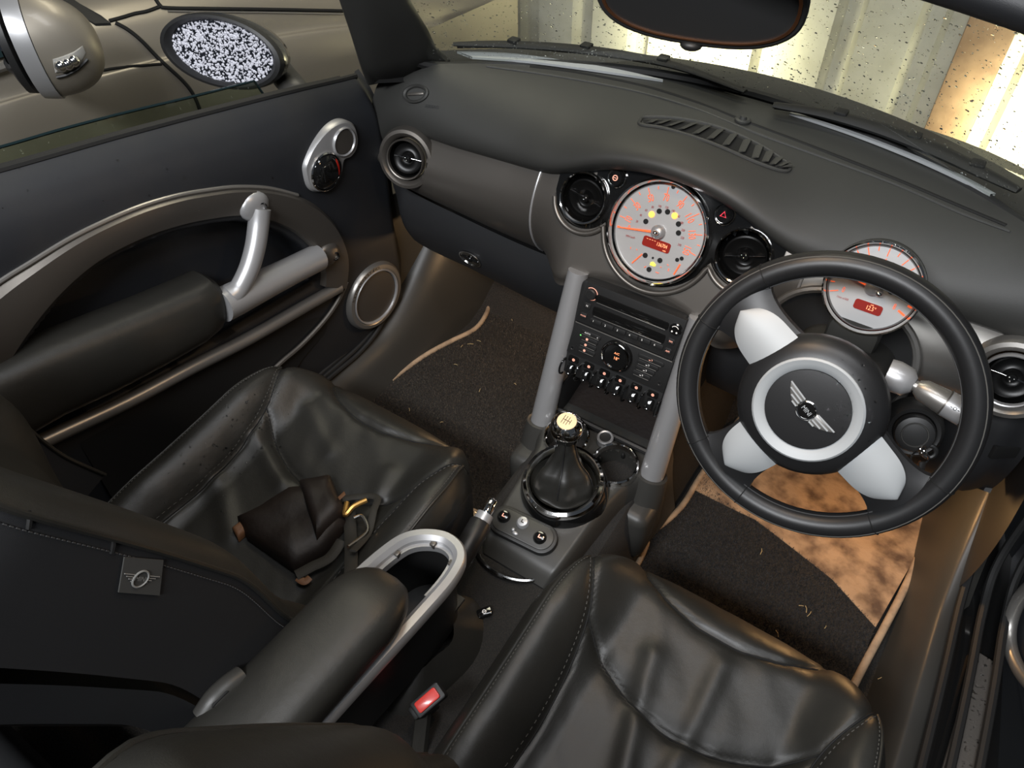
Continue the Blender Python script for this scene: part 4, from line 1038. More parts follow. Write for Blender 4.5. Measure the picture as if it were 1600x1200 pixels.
# tachometer
TM = frame((.334, -.0625, .675), GN, (1, 0, 0)); TR = .0630
tc = thing('tachometer', 'round rev counter on the steering column behind the wheel rim', 'gauge', (.334, -.05, .60))
part('gauge_bowl', G(TM).lathe([(.02, -.060), (.045, -.052), (.060, -.030), (.0635, -.008), (.063, -.002)], 48), 'plastic', tc)
bezel(TM, TR, tc)
part('gauge_mount', G().box((.334, -.055, .605), (.07, .08, .05), .012), 'plastic_grey', tc)
gt = G(TM); ta = lambda v: 205-28.6*v
for v in range(0, 17):
    a = ta(v/2); p, q = pol(.043 if v % 2 == 0 else .048, a), pol(.0535, a); d = (q-p).normalized(); s_ = V((-d.y, d.x, 0))*(.0006 if v < 13 else .0014)
    gt.add([p-s_, p+s_, q+s_, q-s_], [(0, 1, 2, 3)])
part('tick_marks', gt, 'orange', tc)
for v in range(0, 9): part('numeral', text(str(v), .011, TM @ Matrix.Translation(pol(.0365, ta(v))), h=.0002, sx=.65), 'orange', tc)
part('unit_lettering', text('1/min x1000', .0045, TM @ Matrix.Translation((-.030, -.026, 0)), h=.0002, sx=.7), 'dark_red', tc)
TL = TM @ Matrix.Translation((.004, -.0265, 0)); l2 = part('lcd', G(TL).prism(rrect(.036, .0135, .0035), -.0005, .0006), 'lcd', tc)
part('lcd_digits', text('12.5°', .0082, TL @ Matrix.Translation((.004, -.0005, 0)), h=.0009, sx=.75), 'lcd_text', l2)
part('lcd_units', text('mls', .003, TL @ Matrix.Translation((.004, .0045, 0)), h=.0009), 'lcd_text', l2)
needle(TM, 171, .050, tc, 'needle', .004)
part('needle_hub', G(TM).lathe([(.0105, 0), (.0105, .005), (.0085, .0085), (.004, .0105), (0, .0108)], 28), 'silver', tc)
part('reset_button', G(TM).ball((.010, -.004, .010), .0038, 12, 8, (1.3, 1, 1.2)), 'chrome', tc)
for x, y in ((-.016, .009), (.022, .003)): part('warning_lamp', G(TM).lathe([(.0042, 0), (0, .0006)], 16, TM @ Matrix.Translation((x, y, 0))), 'black', tc)
# pedals
for x, w_, lb in ((.21, .045, 'ribbed clutch pedal left of the steering column'), (.33, .06, 'ribbed brake pedal under the steering column'), (.45, .045, 'long accelerator pedal near the sill')):
    t = thing('pedal', lb, 'pedal', (x, .22, .06), 'foot pedals'); PM_ = frame((x, .23, .13), (0, -.75, .65), (1, 0, 0))
    part('pad', G(PM_).prism(rrect(w_, .06 if w_ > .05 or x < .3 else .11, .006), -.008, .002, bev=.002), 'rubber', t)
    for k in range(4): part('rib', G(PM_).box((0, -.02+k*.0133, .003), (w_*.8, .004, .003), .001), 'plastic', t)
    part('arm', G().tube([PM_ @ V((0, .01, -.008)), V((x, .34, .22)), V((x, .38, .34))], .009, 8), 'steel', t)

# ================================================================== PASSENGER DOOR
DF = V((.055, 1, 0)).normalized(); DN = V((1, -.055, 0)).normalized(); DO = V((-.658, 0, 0))
def dpt(s, z, d): return DO+DF*s+DN*d+V((0, 0, z))
def dpx(px, py, d):
    p = onplane(px, py, DO+DN*d, DN)-DO; return p.dot(DF), p.z
belt = sorted(dpx(*p, .004) for p in ((-200, 322), (0, 270), (200, 213), (400, 160), (480, 140), (540, 126), (572, 117)))
def zb(s): return scurve(belt, s)
inner_px = [(0, 600), (40, 530), (90, 465), (150, 412), (220, 375), (280, 355), (330, 345), (370, 341), (410, 347), (445, 362), (470, 380), (488, 400), (497, 425), (497, 445)]
outer_px = [(0, 440), (45, 412), (100, 378), (150, 352), (215, 324), (275, 306), (325, 297), (370, 292), (420, 294), (465, 305), (500, 325), (528, 358), (543, 400), (540, 448)]
inn = [dpx(*p, .045) for p in inner_px]; lowr = [dpx(*p, .045) for p in ((440, 480), (380, 515), (300, 560), (200, 612), (95, 668), (0, 720))]
poly = [(inn[0][0]-.35, inn[0][1]-.03)]+inn+lowr+[(lowr[-1][0]-.35, lowr[-1][1]+.02)]
def sdist(p, P):
    c = False; best = 9.; n = len(P); x, y = p
    for i in range(n):
        ax, ay = P[i]; bx, by = P[i-1]
        if (ay > y) != (by > y) and x < (bx-ax)*(y-ay)/(by-ay)+ax: c = not c
        ex, ey_ = bx-ax, by-ay; t = max(0, min(1, ((x-ax)*ex+(y-ay)*ey_)/(ex*ex+ey_*ey_+1e-12)))
        best = min(best, math.hypot(x-ax-ex*t, y-ay-ey_*t))
    return best if c else -best
def ddepth(s, z):
    h = zb(s)-z
    d = scurve([(0, .004), (.012, .016), (.03, .030), (.06, .044), (.10, .050), (.3, .047), (.5, .040), (.62, .030), (.75, .02)], h)
    return d-.055*sstep(0, .022, sdist((s, z), poly))-.03*sstep(.02, .055, s)
SF = .062
def dfn(u, v):
    s = lerp(-1.02, SF, u); zt = zb(s); z = lerp(zt, .115, v**1.1)
    s2 = s-.10*sstep(.5, 1, v)*sstep(-.30, SF, s)*0
    return dpt(s, z, ddepth(s, z))
gd_ = G().grid(dfn, 170, 100)
dr = thing('door_1', 'closed black passenger door with an oval silver armrest frame', 'door', tuple(dpt(-.4, .1, 0)))
del dr['category']; dr['kind'] = 'structure'
part('door_panel', gd_, 'door_black', dr, 60)
ptree = tree_of(gd_)
part('belt_seal', G().tube([dpt(s, zb(s)+.001, -.001) for s in [lerp(-1.0, .03, i/40) for i in range(41)]], .006, 8), 'rubber', dr)
part('belt_strip', G().tube([dpt(s, zb(s)+.0, -.012) for s in [lerp(-1.0, .0, i/40) for i in range(41)]], .005, 8), 'rubber', dr)
# window glass raised a little above the belt
top = sorted(dpx(*p, -.022) for p in ((-200, 282), (0, 231), (100, 202), (200, 176), (300, 152), (398, 127)))
gg_ = G()
tp = [dpt(lerp(top[0][0], top[-1][0], i/30), scurve(top, lerp(top[0][0], top[-1][0], i/30)), -.022) for i in range(31)]
s1 = dpx(419, 148, -.022)[0]; bt_ = [dpt(lerp(top[0][0], s1, i/30), zb(lerp(top[0][0], s1, i/30))-.03, -.022) for i in range(31)]
gg_.rings([tp, bt_, [p-DN*.004 for p in bt_], [p-DN*.004 for p in tp], tp], False)
gl = part('window_glass', gg_, 'glass_tint', dr)
part('glass_edge', G().tube([p-DN*.002 for p in tp]+[bt_[-1]-DN*.002+V((0, 0, .01))], .0022, 6), 'window_dark', dr)
def gdrop(rnd):
    i = rnd.randrange(30); p = lerp(tp[i], bt_[i], rnd.random()*.8); return p+DN*.0005, DN
part('rain_drops', drops(gdrop, 160, .0008, .002, 8, .5), 'droplet', dr, kind='stuff')
def pdrop(rnd):
    return hit(ptree, rnd.uniform(0, 560), rnd.uniform(130, 330), .0004)
part('door_drops', drops(pdrop, 70, .0008, .0022, 18, .4), 'droplet', dr, kind='stuff')
part('outer_skin', G().grid(lambda u, v: dpt(lerp(-1.02, .02, u), lerp(zb(lerp(-1.02, .02, u))-.035, -.1, v), -.03-.07*math.sin(PI*min(.5, v*.7))), 20, 10), 'bonnet_paint', dr)
# armrest frame band
def dband(op, ip, name, m, dd=(.048, .061, .062, .056, .036)):
    a = smooth([V((*dpx(*p, .05), 0)) for p in op], 6); b = smooth([V((*dpx(*p, .045), 0)) for p in ip], 6)
    rs = []
    for p, q in zip(a, b):
        rs.append([dpt(lerp(p.x, q.x, t), lerp(p.y, q.y, t), d) for t, d in zip((0, .10, .45, .85, 1), dd)])
    return part(name, G().rings(rs, False), m, dr)
ext = lambda P, dx, dy: [(P[0][0]+dx, P[0][1]+dy)]+P
fr = dband(ext(outer_px, -70, 50), ext(inner_px, -60, 120), 'armrest_frame', 'trim_dark')
part('frame_highlight', G().tube(smooth([dpt(*dpx(*p, .052), .052) for p in ext(outer_px, -70, 50)[:11]], 6), .0035, 8), 'trim_silver', dr)  # lighter bead stands in for the highlight on the frame's chamfered edge
part('pocket_rail', G().tube(smooth([dpt(*dpx(*p, .052), .052) for p in ((530, 448), (470, 482), (390, 528), (300, 574), (200, 627), (95, 676), (-20, 730))], 6), [.0125]*37, 12), 'trim_silver', dr)
part('pocket_panel', G().rings([[dpt(*dpx(*p, .035), .043) for p in ((525, 455), (440, 510), (340, 565), (240, 620), (120, 690))], [dpt(*dpx(*p, .035), .040) for p in ((505, 520), (470, 560), (420, 640), (330, 730), (200, 820))]], False), 'plastic', dr)
part('pocket_edge', G().tube(smooth([dpt(*dpx(*p, .048), .048) for p in ((541, 440), (528, 470), (505, 503), (470, 540), (430, 575), (370, 640))], 6), .005, 8), 'trim_dark', dr)
# padded armrest
g = G(); rs = []
TPX = [(-40, 603), (20, 577), (80, 549), (160, 517), (240, 485), (310, 455), (338, 442), (349, 446)]; BPX = [(-10, 725), (40, 690), (100, 655), (180, 618), (260, 575), (320, 540), (342, 520), (350, 505)]
for k, (a, b) in enumerate(zip(TPX, BPX)):
    sa1, za = dpx(*a, .085); sb1, zb1 = dpx(*b, .075); sm = (sa1+sb1)/2; c = (za+zb1)/2; hh = abs(za-zb1)/2; ring = []
    kk = 1 if k < len(TPX)-1 else .85
    for j in range(20):
        t = 2*PI*j/20; ca, sn = math.cos(t), math.sin(t)
        ring.append(dpt(lerp(sb1, sa1, .5+.5*sn), c+hh*math.copysign(abs(sn)**.8, sn), .045+.050*kk*math.copysign(abs(ca)**.7, ca)))
    rs.append(ring)
part('armrest_pad', g.rings(rs), 'leather', dr)
a, b = dpt(*dpx(345, 478, .075), .075), dpt(*dpx(497, 402, .058), .058)
part('grab_bar', G().tube([lerp(a, b, i/8) for i in range(9)], [.030, .030, .029, .028, .027, .0265, .026, .026, .026], 22), 'silver', dr)
P = [dpt(*dpx(px, py, d), d) for px, py, d in ((406, 326, .062), (404, 350, .066), (399, 385, .074), (389, 420, .080), (374, 450, .082), (362, 462, .080))]
part('pull_handle', G().tube(smooth(P, 6), [lerp(.0185, .0165, i/30)+(.004*max(0, (i-24)/6)) for i in range(31)], 18), 'silver', dr)
for (px, py), ms in (((397, 322), 'silver'), ((512, 398), 'trim_dark')):
    c = dpt(*dpx(px, py, .058), .058); M_ = frame(c, DN, DF)
    part('handle_bracket', G(M_).ball((0, 0, 0), .03, 18, 10, (1.0, .85, .42)), ms, dr)
    c2 = dpt(*dpx(px+12, py+2, .068), .069); M2 = frame(c2, DN+V((0, -.2, .1)), DF)
    part('screw', G(M2).lathe([(.009, -.004), (.009, .0015), (.007, .0022), (.006, -.001), (0, -.0015)], 18), 'chrome_dark', dr)
# speaker
sc_ = hit(ptree, 583, 461, .002)[0]; XM = frame(sc_, DN, DF)
sp_ = part('speaker', G(XM).lathe([(.082, -.010), (.082, .004), (.077, .010), (.069, .011), (.0655, .008), (.065, .002)], 56), 'trim_silver', dr)
part('speaker_ring', G(XM).lathe([(.0665, .008), (.0650, .0125), (.0625, .0115), (.0615, .006)], 56), 'silver', sp_)
part('speaker_grille', G(XM).lathe([(.063, .004), (.060, .0075), (.03, .0095), (0, .010)], 48), 'trim_dark', sp_)
gtx = G()
for i, ch in enumerate('harman/kardon'):
    aa = R(152-i*6.4); text(ch, .0125, XM @ Matrix.Translation((.0742*math.cos(aa), .0742*math.sin(aa), .0112)) @ Matrix.Rotation(aa-PI/2, 4, 'Z'), gtx)
part('speaker_lettering', gtx, 'chrome', sp_)
# tweeter pod with the door opener
Zt = lambda x, y: (440+x/3.3333, 180+y/3.3333)
op = [dpx(*Zt(*p), .05) for p in ((112, 300), (113, 250), (150, 168), (205, 95), (262, 47), (318, 27), (365, 48), (385, 110), (378, 168), (350, 208), (312, 228), (300, 290), (272, 350), (222, 386), (172, 395), (132, 370))]
OPt = smooth([V((s, z, 0)) for s, z in op], 4, True); pc = sum(OPt, V())/len(OPt)
pt = part('opener_plate', G().rings([[dpt(lerp(pc.x, p.x, k), lerp(pc.y, p.y, k), d) for p in OPt] for k, d in ((1.02, .040), (1.02, .053), (.96, .058), (.88, .0585))], caps=(False, True)), 'silver', dr)
M_ = frame(dpt(*dpx(*Zt(322, 138), .058), .058), DN, DF)
part('tweeter_ring', G(M_).lathe([(.0275, -.002), (.0275, .003), (.0255, .0055), (.0235, .0035), (.023, 0)], 36), 'silver', pt); part('tweeter_grille', G(M_).lathe([(.0236, .0), (.022, .003), (0, .0035)], 32), 'trim_dark', pt)
M_ = frame(dpt(*dpx(*Zt(230, 294), .058), .058), DN, DF)
part('opener_ring', G(M_).lathe([(.037, -.002), (.037, .003), (.0345, .0045), (.033, .001)], 40), 'chrome', pt)
part('opener_bowl', G(M_).lathe([(.0335, .001), (.031, .006), (.020, .011), (0, .0125)], 36), 'gloss_black', pt)
part('opener_lever', G(M_).box((-.006, .004, .0115), (.018, .03, .004), .0015), 'gloss_black', pt)
part('red_reflection', G(M_).ball((.0225, .000, .005), .012, 14, 8, (.55, 1.6, .45)), 'red_reflection', pt)  # red reflection in the glossy opener, put in as a coloured crescent

# ================================================================== DOOR MIRROR
MN = V((.42, -.86, .28)).normalized(); mc = at(349, 80, x=-.80)
mm = thing('door_mirror', 'oval black passenger door mirror covered in water drops', 'mirror', tuple(at(452, 140, x=-.72)))
def mell(a, b, k=0., n=48, c=(349, 80), rot=17.5):
    out = []
    for i in range(n):
        t = 2*PI*i/n; x, y = a*math.cos(t), b*math.sin(t); cr_, sr_ = math.cos(R(rot)), math.sin(R(rot))
        out.append(onplane(c[0]+x*cr_-y*sr_, c[1]+x*sr_+y*cr_, mc, MN)+MN*k)
    return out
g = G().rings([mell(83, 45, .001)], True, (False, False)); gl_ = mell(83, 46, .001); gm_ = G().add(gl_, [tuple(range(48))])
part('mirror_glass', gm_, 'mirror', mm)
C0 = sum(gl_, V())/48
def ringat(k, off): return [C0+(p-C0)*k+MN*off for p in gl_]
part('mirror_rim', G().rings([ringat(.985, .0), ringat(1.0, .006), ringat(1.08, .014), ringat(1.16, .012), ringat(1.20, .0)], True, (False, False)), 'plastic', mm)
part('mirror_housing', G().rings([ringat(1.20, .0), ringat(1.21, -.012), ringat(1.12, -.045), ringat(.80, -.075), ringat(.35, -.092), ringat(.02, -.096)], True, (False, True)), 'gloss_black', mm)
f0, f1 = at(425, 112, x=-.765)-MN*.03, at(462, 142, x=-.70)
part('mirror_foot', G().tube(smooth([f0, lerp(f0, f1, .5), f1, f1-V((0, 0, .03))], 5), .026, 14, flat=.6), 'plastic_grey', mm)
def mdrop(rnd):
    t, r_ = rnd.random()*48, math.sqrt(rnd.random()); i = int(t) % 48; p = lerp(gl_[i], gl_[(i+1) % 48], t-int(t))
    return lerp(C0, p, r_*.98)+MN*.0004, MN
part('rain_drops', drops(mdrop, 1700, .0011, .0030, 4, .45, 7, 3), 'mirror_drop', mm, kind='stuff')

# ================================================================== DRIVER DOOR STANDING OPEN
HN = V((-.95, -.30, 0)).normalized(); HP = V((.705, .05, 0)); HD = V((.30, -.95, 0)).normalized()
dd = thing('door_2', 'open driver door at the right edge of the view', 'door', (.85, .05, .05))
del dd['category']; dd['kind'] = 'structure'
part('door_panel', G().grid(lambda u, v: HP+HD*(-.02+.95*u)+HN*(-.012+.010*math.sin(PI*v))+V((0, 0, lerp(.09, .70, v))), 20, 12), 'door_black', dd)
RP = [onplane(*p, HP+HN*.004, HN) for p in ((1640, 900), (1605, 922), (1586, 950), (1577, 985), (1581, 1020), (1600, 1058), (1640, 1100))]
part('armrest_frame', G().tube(smooth(RP, 6), .011, 12), 'trim_silver', dd)

# ================================================================== SEATS
def wrinkle(lx, ly, seed):
    n = mnoise.noise(V((lx*14+seed, ly*9, seed*3.1)))*.0022+mnoise.noise(V((lx*34+ly*22+seed, ly*16-lx*8, 4.)))*.0011
    return n*.6
SEAM_B = [(-.236, -.015), (-.205, -.070), (-.172, -.140), (-.157, -.22), (-.152, -.31), (-.158, -.42), (-.165, -.52)]
SEAM_1 = [(-.165, .02), (-.135, -.022), (-.09, -.050), (-.03, -.066), (.03, -.066), (.09, -.050), (.135, -.022), (.165, .02)]
SEAM_2 = [(-.168, -.150), (-.12, -.186), (-.06, -.212), (0, -.222), (.06, -.212), (.12, -.186), (.168, -.150)]
def pdist(p, P):
    best = 9.; x, y = p
    for (ax, ay), (bx, by) in zip(P, P[1:]):
        ex, ey_ = bx-ax, by-ay; t = max(0, min(1, ((x-ax)*ex+(y-ay)*ey_)/(ex*ex+ey_*ey_)))
        best = min(best, math.hypot(x-ax-ex*t, y-ay-ey_*t))
    return best
HW, LEN = .252, .52
def cush0(u, v):
    k = abs(u); sg = 1 if u >= 0 else -1; kc_ = min(k, 1.); vc = min(v, 1.)
    fr = max(0., (vc-.72)/.28)
    lx = sg*HW*kc_*(1-.13*fr**2.6*kc_)
    ly = -LEN+vc*(LEN-.055*kc_**4)
    z = .246+.042*vc-.010*math.sin(PI*vc)
    z += .062*sstep(.48, .84, kc_)*(1-.45*sstep(.70, 1, vc))*(1-.25*sstep(.3, 0, vc))
    z -= .050*max(0., (kc_-.86)/.14)**2.2+.050*max(0., (vc-.86)/.14)**2.2
    if k > 1: z -= (k-1)*.62; lx += sg*(.006*math.sin(PI*min(1, (k-1)/.25))-.02*(k-1)/.25)
    if v > 1: z -= (v-1)*.62; ly += .008*math.sin(PI*min(1, (v-1)/.25))-.03*(v-1)/.25
    return V((lx, ly, z))
def full_cushion(xc, yf, seed, nu=150, nv=130):
    vs = []; reg = []
    for i in range(nu+1):
        u = lerp(-1.25, 1.25, i/nu)
        for j in range(nv+1):
            v = lerp(0, 1.25, j/nv); p = cush0(u, v); lx, ly = p.x, p.y
            if abs(u) < 1.02 and v < 1.02:
                d = min(pdist((-abs(lx), ly), SEAM_B), pdist((lx, ly), SEAM_1), pdist((lx, ly), SEAM_2))
                p.z -= .0060*math.exp(-(d/.0042)**2); p.z += .0045*(1-math.exp(-(d/.016)**2))
                wk = math.exp(-(d/.035)**1.5)
                p.z += wrinkle(lx, ly, seed)*(.7+1.2*wk)
                # gathers running off the cross seams
                p.z += .0013*math.exp(-((ly+.13)/.05)**2)*math.sin(lx*75+6*ly*8+seed)*math.exp(-(lx/.13)**4)*(.4+.6*math.sin(seed+lx*20)**2)
                if seed > 5:
                    for (ax, ay, bx, by, am, w_) in ((-.02, -.34, -.07, -.14, .007, .016), (.02, -.33, .02, -.10, .005, .014), (.03, -.30, .15, -.19, .006, .014), (-.13, -.40, .01, -.34, .006, .018), (.05, -.36, .13, -.42, .005, .02)):
                        p.z += am*math.exp(-(pdist((lx, ly), [(ax, ay), (bx, by)])/w_)**2)
                else:
                    for (ax, ay, bx, by, am, w_) in ((-.15, -.20, -.05, -.24, .006, .016), (-.14, -.30, -.05, -.36, .006, .018), (-.12, -.10, -.02, -.15, .004, .014), (.10, -.13, .13, -.25, .006, .018)):
                        p.z += am*math.exp(-(pdist((lx, ly), [(ax, ay), (bx, by)])/w_)**2)
            vs.append(p+V((xc, yf, 0)))
    n = nv+1; fs = {}
    def sx_at(P, q, ax): return scurve(sorted([(p[1-ax], p[ax]) for p in P]), q)
    for i in range(nu):
        for j in range(nv):
            f = (i*n+j, (i+1)*n+j, (i+1)*n+j+1, i*n+j+1)
            c = (vs[f[0]]+vs[f[2]])/2-V((xc, yf, 0)); v = lerp(0, 1.25, (j+.5)/nv); u = lerp(-1.25, 1.25, (i+.5)/nu)
            bx = -scurve(sorted((p[1], p[0]) for p in SEAM_B), c.y)
            if abs(u) > 1 and v <= 1.0: k = 'left_skirt' if u < 0 else 'right_skirt'
            elif abs(c.x) > bx: k = 'left_bolster' if c.x < 0 else 'right_bolster'
            elif c.y > scurve(SEAM_1, c.x): k = 'thigh_roll'
            elif c.y > scurve(SEAM_2, c.x): k = 'thigh_panel'
            else: k = 'seat_panel'
            fs.setdefault(k, []).append(f)
    return vs, fs
def split_parts(vs, fs, m, parent, prefix=''):
    nrm = [V((0, 0, 0)) for _ in vs]
    for L_ in fs.values():
        for f in L_:
            n = (vs[f[2]]-vs[f[0]]).cross(vs[f[3]]-vs[f[1]])
            for i in f: nrm[i] += n
    for k, L_ in fs.items():
        ids = sorted({i for f in L_ for i in f}); mp = {a: b for b, a in enumerate(ids)}
        me = bpy.data.meshes.new(k); off = OFF[parent.name]
        me.from_pydata([tuple(vs[i]-off) for i in ids], [], [tuple(mp[i] for i in f) for f in L_])
        me.shade_smooth(); me.normals_split_custom_set_from_vertices([nrm[i].normalized() for i in ids])
        me.materials.append(MATS[m if isinstance(m, str) else m.get(k, m['*'])])
        o = bpy.data.objects.new(k, me); COL.objects.link(o); o.parent = parent; OFF[o.name] = off
def seat(name, label, xc, yf, seed, inb, yb):
    t = thing(name, label, 'seat', (xc, yf-.3, .02))
    vs, fs = full_cushion(xc, yf, seed); split_parts(vs, fs, {'*': 'leather', 'left_skirt': 'fabric', 'right_skirt': 'fabric'}, t)
    ct = BVHTree.FromPolygons(vs, [f for L_ in fs.values() for f in L_])
    def drop(x, y, lift):
        h = ct.ray_cast(V((x, y, 1)), V((0, 0, -1)))
        return h[0]+V((0, 0, lift)) if h[0] is not None and h[0].z > .24 else None
    # seam cords and stitching
    for P, mir in ((SEAM_B, 1), (SEAM_B, -1), (SEAM_1, 1), (SEAM_2, 1)):
        Q = [drop(xc+mir*p.x, yf+p.y, .0006) for p in smooth([V((a, b, 0)) for a, b in P if b < .004 and b > -.5], 8)]
        Q = [q for q in Q if q is not None]; part('seam_cord', G().tube(Q, .0013, 6), 'black', t)
    for mir in (1, -1):
        g = G(); Q = smooth([V((a, b, 0)) for a, b in SEAM_B], 40)
        for i in range(2, len(Q)-3, 4):
            if Q[i].y > -.018 or Q[i].y < -.45: continue
            a, b = [drop(xc+mir*(q.x-.006), yf+q.y, .0007) for q in (Q[i], Q[i+2])]
            if a is not None and b is not None: g.tube([a, b], .0006, 4)
        part('stitching', g, 'thread_light', t)
    for sx in (-1, 1):
        Q = [cush0(sx*.905, .06+.88*i/40)+V((xc, yf, .0046)) for i in range(41)]
        part('edge_piping', G().tube(Q, .0022, 8), 'leather', t)
        g = G()
        for i in range(70):
            a, b = [cush0(sx*.885, .06+.86*(i+k)/70)+V((xc, yf, .0050)) for k in (0, .5)]; g.tube([a, b], .0006, 4)
        part('edge_stitching', g, 'thread_light', t)
    part('seat_base', G().box((xc, yf-.28, .09), (.40, .42, .14), .03), 'fabric', t)
    for sx in (-1, 1): part('seat_rail', G().box((xc+sx*.17, yf-.25, .025), (.03, .52, .03), .004), 'steel', t)
    # backrest
    k_ = .41; nn = math.sqrt(1+k_*k_); nf = V((0, 1, k_))/nn; td_ = V((0, -k_, 1))/nn
    HB = .62
    def fwd(a, h):
        return -.002+.034*sstep(.42, .80, a)*(1-.2*sstep(.55, 1, h))*(.05+.95*sstep(.10, .42, h))-.016*max(0., (a-.84)/.16)**2.0-.03*(1-a)*(1-a)*math.sin(PI*min(1, .25+h*.7))
    def back(u, h, f=None):
        lx = .240*u*(1-.10*sstep(.80, 1, h)**1.5-.03*sstep(.2, 0, h)); a = abs(u)
        base = V((xc, yb, .36))+td_*(h*HB)
        ff = fwd(a, h)-.055*(1-sstep(.10, .45, h))*(1-sstep(.25, .95, u*inb))
        if f is not None: ff = f
        ff -= .05*max(0., (h-.9)/.1)**2 if f is None else 0
        return base+V((lx, 0, 0))+nf*ff
    gfr = G().grid(lambda u, v: back(2*u-1, v), 60, 50); part('backrest', gfr, 'leather', t)
    RIM = lambda h: fwd(1, h)
    for sx in (-1, 1):
        side = lambda u, v, s=sx: back(s*(1+.012*math.sin(PI*min(1, v*1.1))), u, RIM(u)-.05*max(0., (u-.9)/.1)**2-v*(.128-.01*u))
        gsd = G().grid(side, 40, 14); part('backrest_side', gsd, 'fabric', t)
        part('side_piping', G().tube([side(i/40, 0) for i in range(41)], .003, 8), 'leather', t)
        gsh = G().grid(lambda u, v, s=sx: back(s*(1-.06*v-.0*v), u, RIM(u)-.134-.045*v), 40, 6); part('back_shell_side', gsh, 'dash_dark', t)
        if sx == inb:
            g = G()
            for i in range(4, 110):
                a, b = side(i/116, .09), side((i+.55)/116, .09); n_ = V((sx, 0, 0))*.0006; g.tube([a+n_, b+n_], .0006, 4)
            part('side_stitching', g, 'thread', t)
            stree = tree_of(gsd, gsh, gfr)
    part('back_shell', G().grid(lambda u, v: back((2*u-1)*.94, v, -.165-.02*math.sin(PI*u)), 20, 30), 'dash_dark', t)
    part('backrest_top', G().grid(lambda u, v: lerp(back(2*u-1, 1), back((2*u-1)*.94, 1, -.165-.02*math.sin(PI*u)), v)+td_*(.030*math.sin(PI*v)*(1-abs(2*u-1)**4)), 40, 12), 'leather', t)
    hr = []
    for i in range(15):
        a = PI*(i/14-.5); k = max(.02, math.cos(a))**.45
        hr.append([V((xc, yb, .36))+td_*(HB+.12+.075*math.sin(b)*k)+V((.13*math.copysign(abs(math.cos(b))**.8, math.cos(b))*k, 0, 0))+nf*(-.075+.052*math.sin(a)) for b in [2*PI*q/36 for q in range(36)]])
    part('headrest', G().rings(hr), 'leather', t)
    for sx in (-1, 1): part('headrest_post', G().tube([V((xc+sx*.05, yb, .36))+td_*(HB-.02)+nf*-.075, V((xc+sx*.05, yb, .36))+td_*(HB+.08)+nf*-.075], .006, 8), 'chrome', t)
    return t, ct, stree
ps, pct, pst = seat('front_seat', 'black leather passenger seat wet with rain beside the closed door', -.345, -.318, 2.3, 1, -.722)
ds, dct, dst = seat('front_seat', 'black leather driver seat with creased cushion in front of the wheel', .345, -.350, 6.1, -1, -.770)
# drops on the passenger cushion
def sdrop(rnd):
    px, py = rnd.gauss(350, 55), rnd.gauss(680, 60); return hit(pct, px, py, .0003)
part('rain_drops', drops(sdrop, 170, .0008, .0030, 31, .4), 'droplet', ps, kind='stuff')
# brand tag and release lever on the passenger backrest side
def strip_on(tree, pts, lift, th=.0012):
    P = [hit(tree, *p, lift)[0] for p in pts]; n = hit(tree, *pts[0])[1]
    g = G().rings([P, [p+n*th for p in P]]); return g
if hit(pst, 215, 900)[0] is not None:
    part('side_tag', strip_on(pst, [(192, 869), (253, 874), (247, 929), (183, 924)], .001), 'tag', ps)
    h, n = hit(pst, 217, 903, .0024); hx = hit(pst, 240, 905, .0024)[0]-h; hy = hit(pst, 217, 893, .0024)[0]-h; L_ = hx.length/24; EM2 = frame(h, n, hx) @ Matrix.Diagonal((1, hy.length/10/L_, 1, 1))
    part('tag_ring', G(EM2).torus(L_*11, L_*1.3, 24, 5), 'tag_print', ps)
    g = G(EM2)
    for sx in (-1, 1):
        for k in range(4): g.tube([V((sx*L_*12, L_*(5-3*k), 0)), V((sx*L_*(28-5*k), L_*(5-3*k), 0))], L_*.7, 4)
    part('tag_wings', g, 'tag_print', ps)
    part('tag_lettering', text('MINI', L_*9, EM2, h=.0004), 'tag_print', ps)
h, n = hit(pst, 338, 1072, .006)
if h is not None:
    hb_ = [hit(pst, *p, .012)[0] for p in ((308, 1105), (322, 1082), (345, 1060), (366, 1045))]
    if all(q is not None for q in hb_):
        lv = part('release_lever', G().tube(smooth(hb_, 5), .012, 12, flat=.8), 'plastic_grey', ps)
        part('lever_hollow', G(frame(hit(pst, 328, 1076, .020)[0], n, hb_[3]-hb_[0])).prism(rrect(.026, .014, .006), -.006, .0025, bev=.001), 'black', lv)
for pts in (((44, 798), (46, 812), (44, 826)), ((176, 838), (177, 850), (174, 864))):
    P = [q for q in [hit(pst, *p, .0002)[0] for p in pts] if q is not None]
    if len(P) > 1: part('rim_seam', G().tube(P, .0022, 6), 'black', ps)

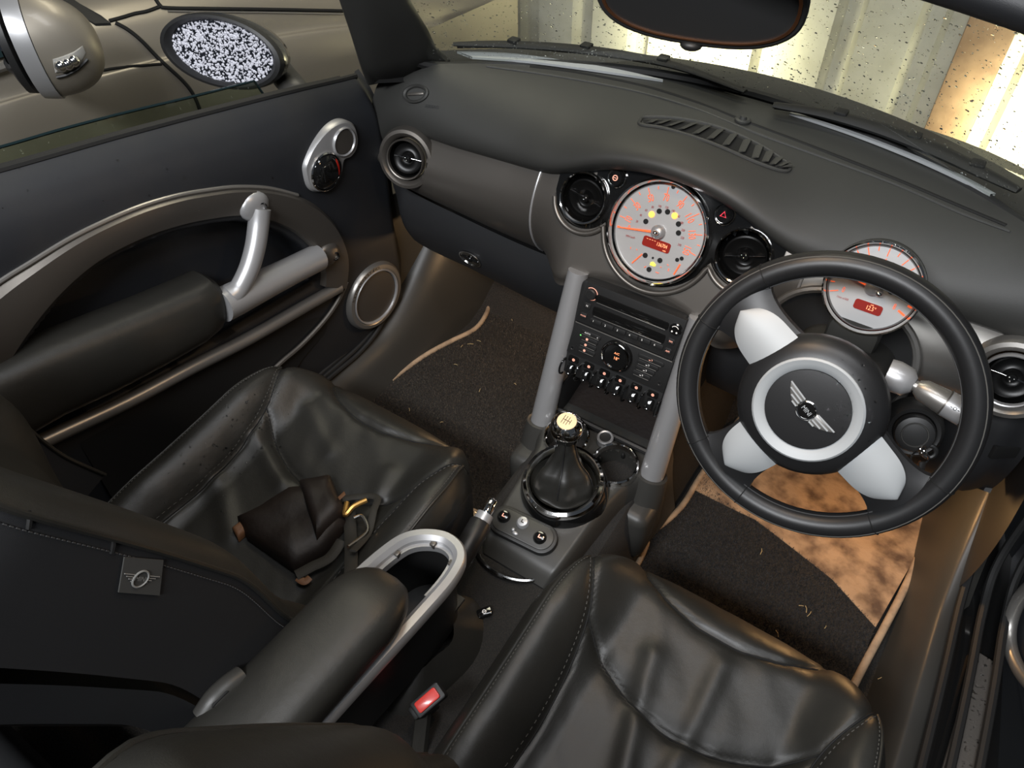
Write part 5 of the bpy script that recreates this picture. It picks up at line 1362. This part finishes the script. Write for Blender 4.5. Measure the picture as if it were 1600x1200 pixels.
# bag lying on the passenger seat
bg = thing('leather_bag', 'dark brown leather pouch with straps lying on the passenger seat', 'bag', tuple(hit(pct, 450, 830)[0]))
def blob(outline, cpx, hgt, m, name, seed, base=.002, puff=1.):
    cx, cy = cpx; n = len(outline); rs = []
    for k, up_ in ((1., 0.), (.97, .45), (.85, .8), (.6, 1.), (.3, 1.02), (.04, 1.0)):
        ring = []
        for i, (a, b) in enumerate(outline):
            p = hit(pct, lerp(cx, a, k), lerp(cy, b, k), base)[0]
            ring.append(p+V((0, 0, hgt*up_+.006*puff*mnoise.noise(p*22+V((seed, 0, 0)))*(k < .99))))
        rs.append(ring)
    return part(name, G().rings(rs, True, (False, True)), m, bg, 70)
def dens(P, n=4): return [(lerp(P[i-1][0], P[i][0], k/n), lerp(P[i-1][1], P[i][1], k/n)) for i in range(len(P)) for k in range(n)]
blob(dens([(372, 815), (410, 796), (455, 768), (490, 764), (535, 790), (546, 822), (508, 868), (462, 898), (425, 872), (388, 846)]), (462, 826), .030, 'brown_leather', 'pouch', 1)
blob(dens([(470, 763), (520, 752), (546, 812), (500, 862), (486, 820)]), (508, 805), .042, 'brown_leather', 'flap', 2, puff=.5)
blob(dens([(364, 830), (386, 812), (388, 836), (374, 848)]), (378, 832), .012, 'tan', 'corner_patch', 3, puff=.3)
def strap(pts, r_, m, name, lift=.012, flat=.3):
    P = smooth([hit(pct, *p, lift)[0] for p in pts if hit(pct, *p)[0] is not None], 6); part(name, G().tube(P, r_, 8, flat=flat, up=(0, 0, 1)), m, bg)
strap([(540, 786), (562, 790), (588, 792), (590, 808), (575, 840), (562, 872)], .006, 'webbing', 'strap', .016)
strap([(548, 800), (552, 840), (556, 870), (552, 905)], .010, 'webbing', 'strap', .010)
strap([(466, 905), (490, 892), (520, 878), (540, 850)], .009, 'webbing', 'strap', .014)
strap([(468, 908), (478, 914), (488, 908)], .006, 'tan', 'strap_end', .012)
strap([(538, 786), (546, 796)], .004, 'tan', 'strap_end', .040)
strap([(548, 800), (550, 818), (562, 806), (577, 797)], .0045, 'brass', 'buckle', .026, 1)
strap([(560, 820), (572, 818), (574, 838), (558, 868)], .003, 'steel', 'buckle_frame', .02, 1)

# rear bench, brought forward in dark fabric as the shade behind the seats
rb_ = thing('bench_seat', 'dark bench in the shadow behind the front seats', 'seat', (0, -1.4, .02))
part('bench_cushion', G().box((0, -1.31, .20), (1.16, .50, .18), .05, seg=4), 'fabric', rb_)
part('bench_backrest', G().box((0, -1.55, .45), (1.16, .12, .60), .05, seg=4), 'fabric', rb_)
for sx in (-1, 1): part('side_panel', G().box((sx*.640, -1.32, .38), (.06, .60, .66), .02), 'fabric', rb_)
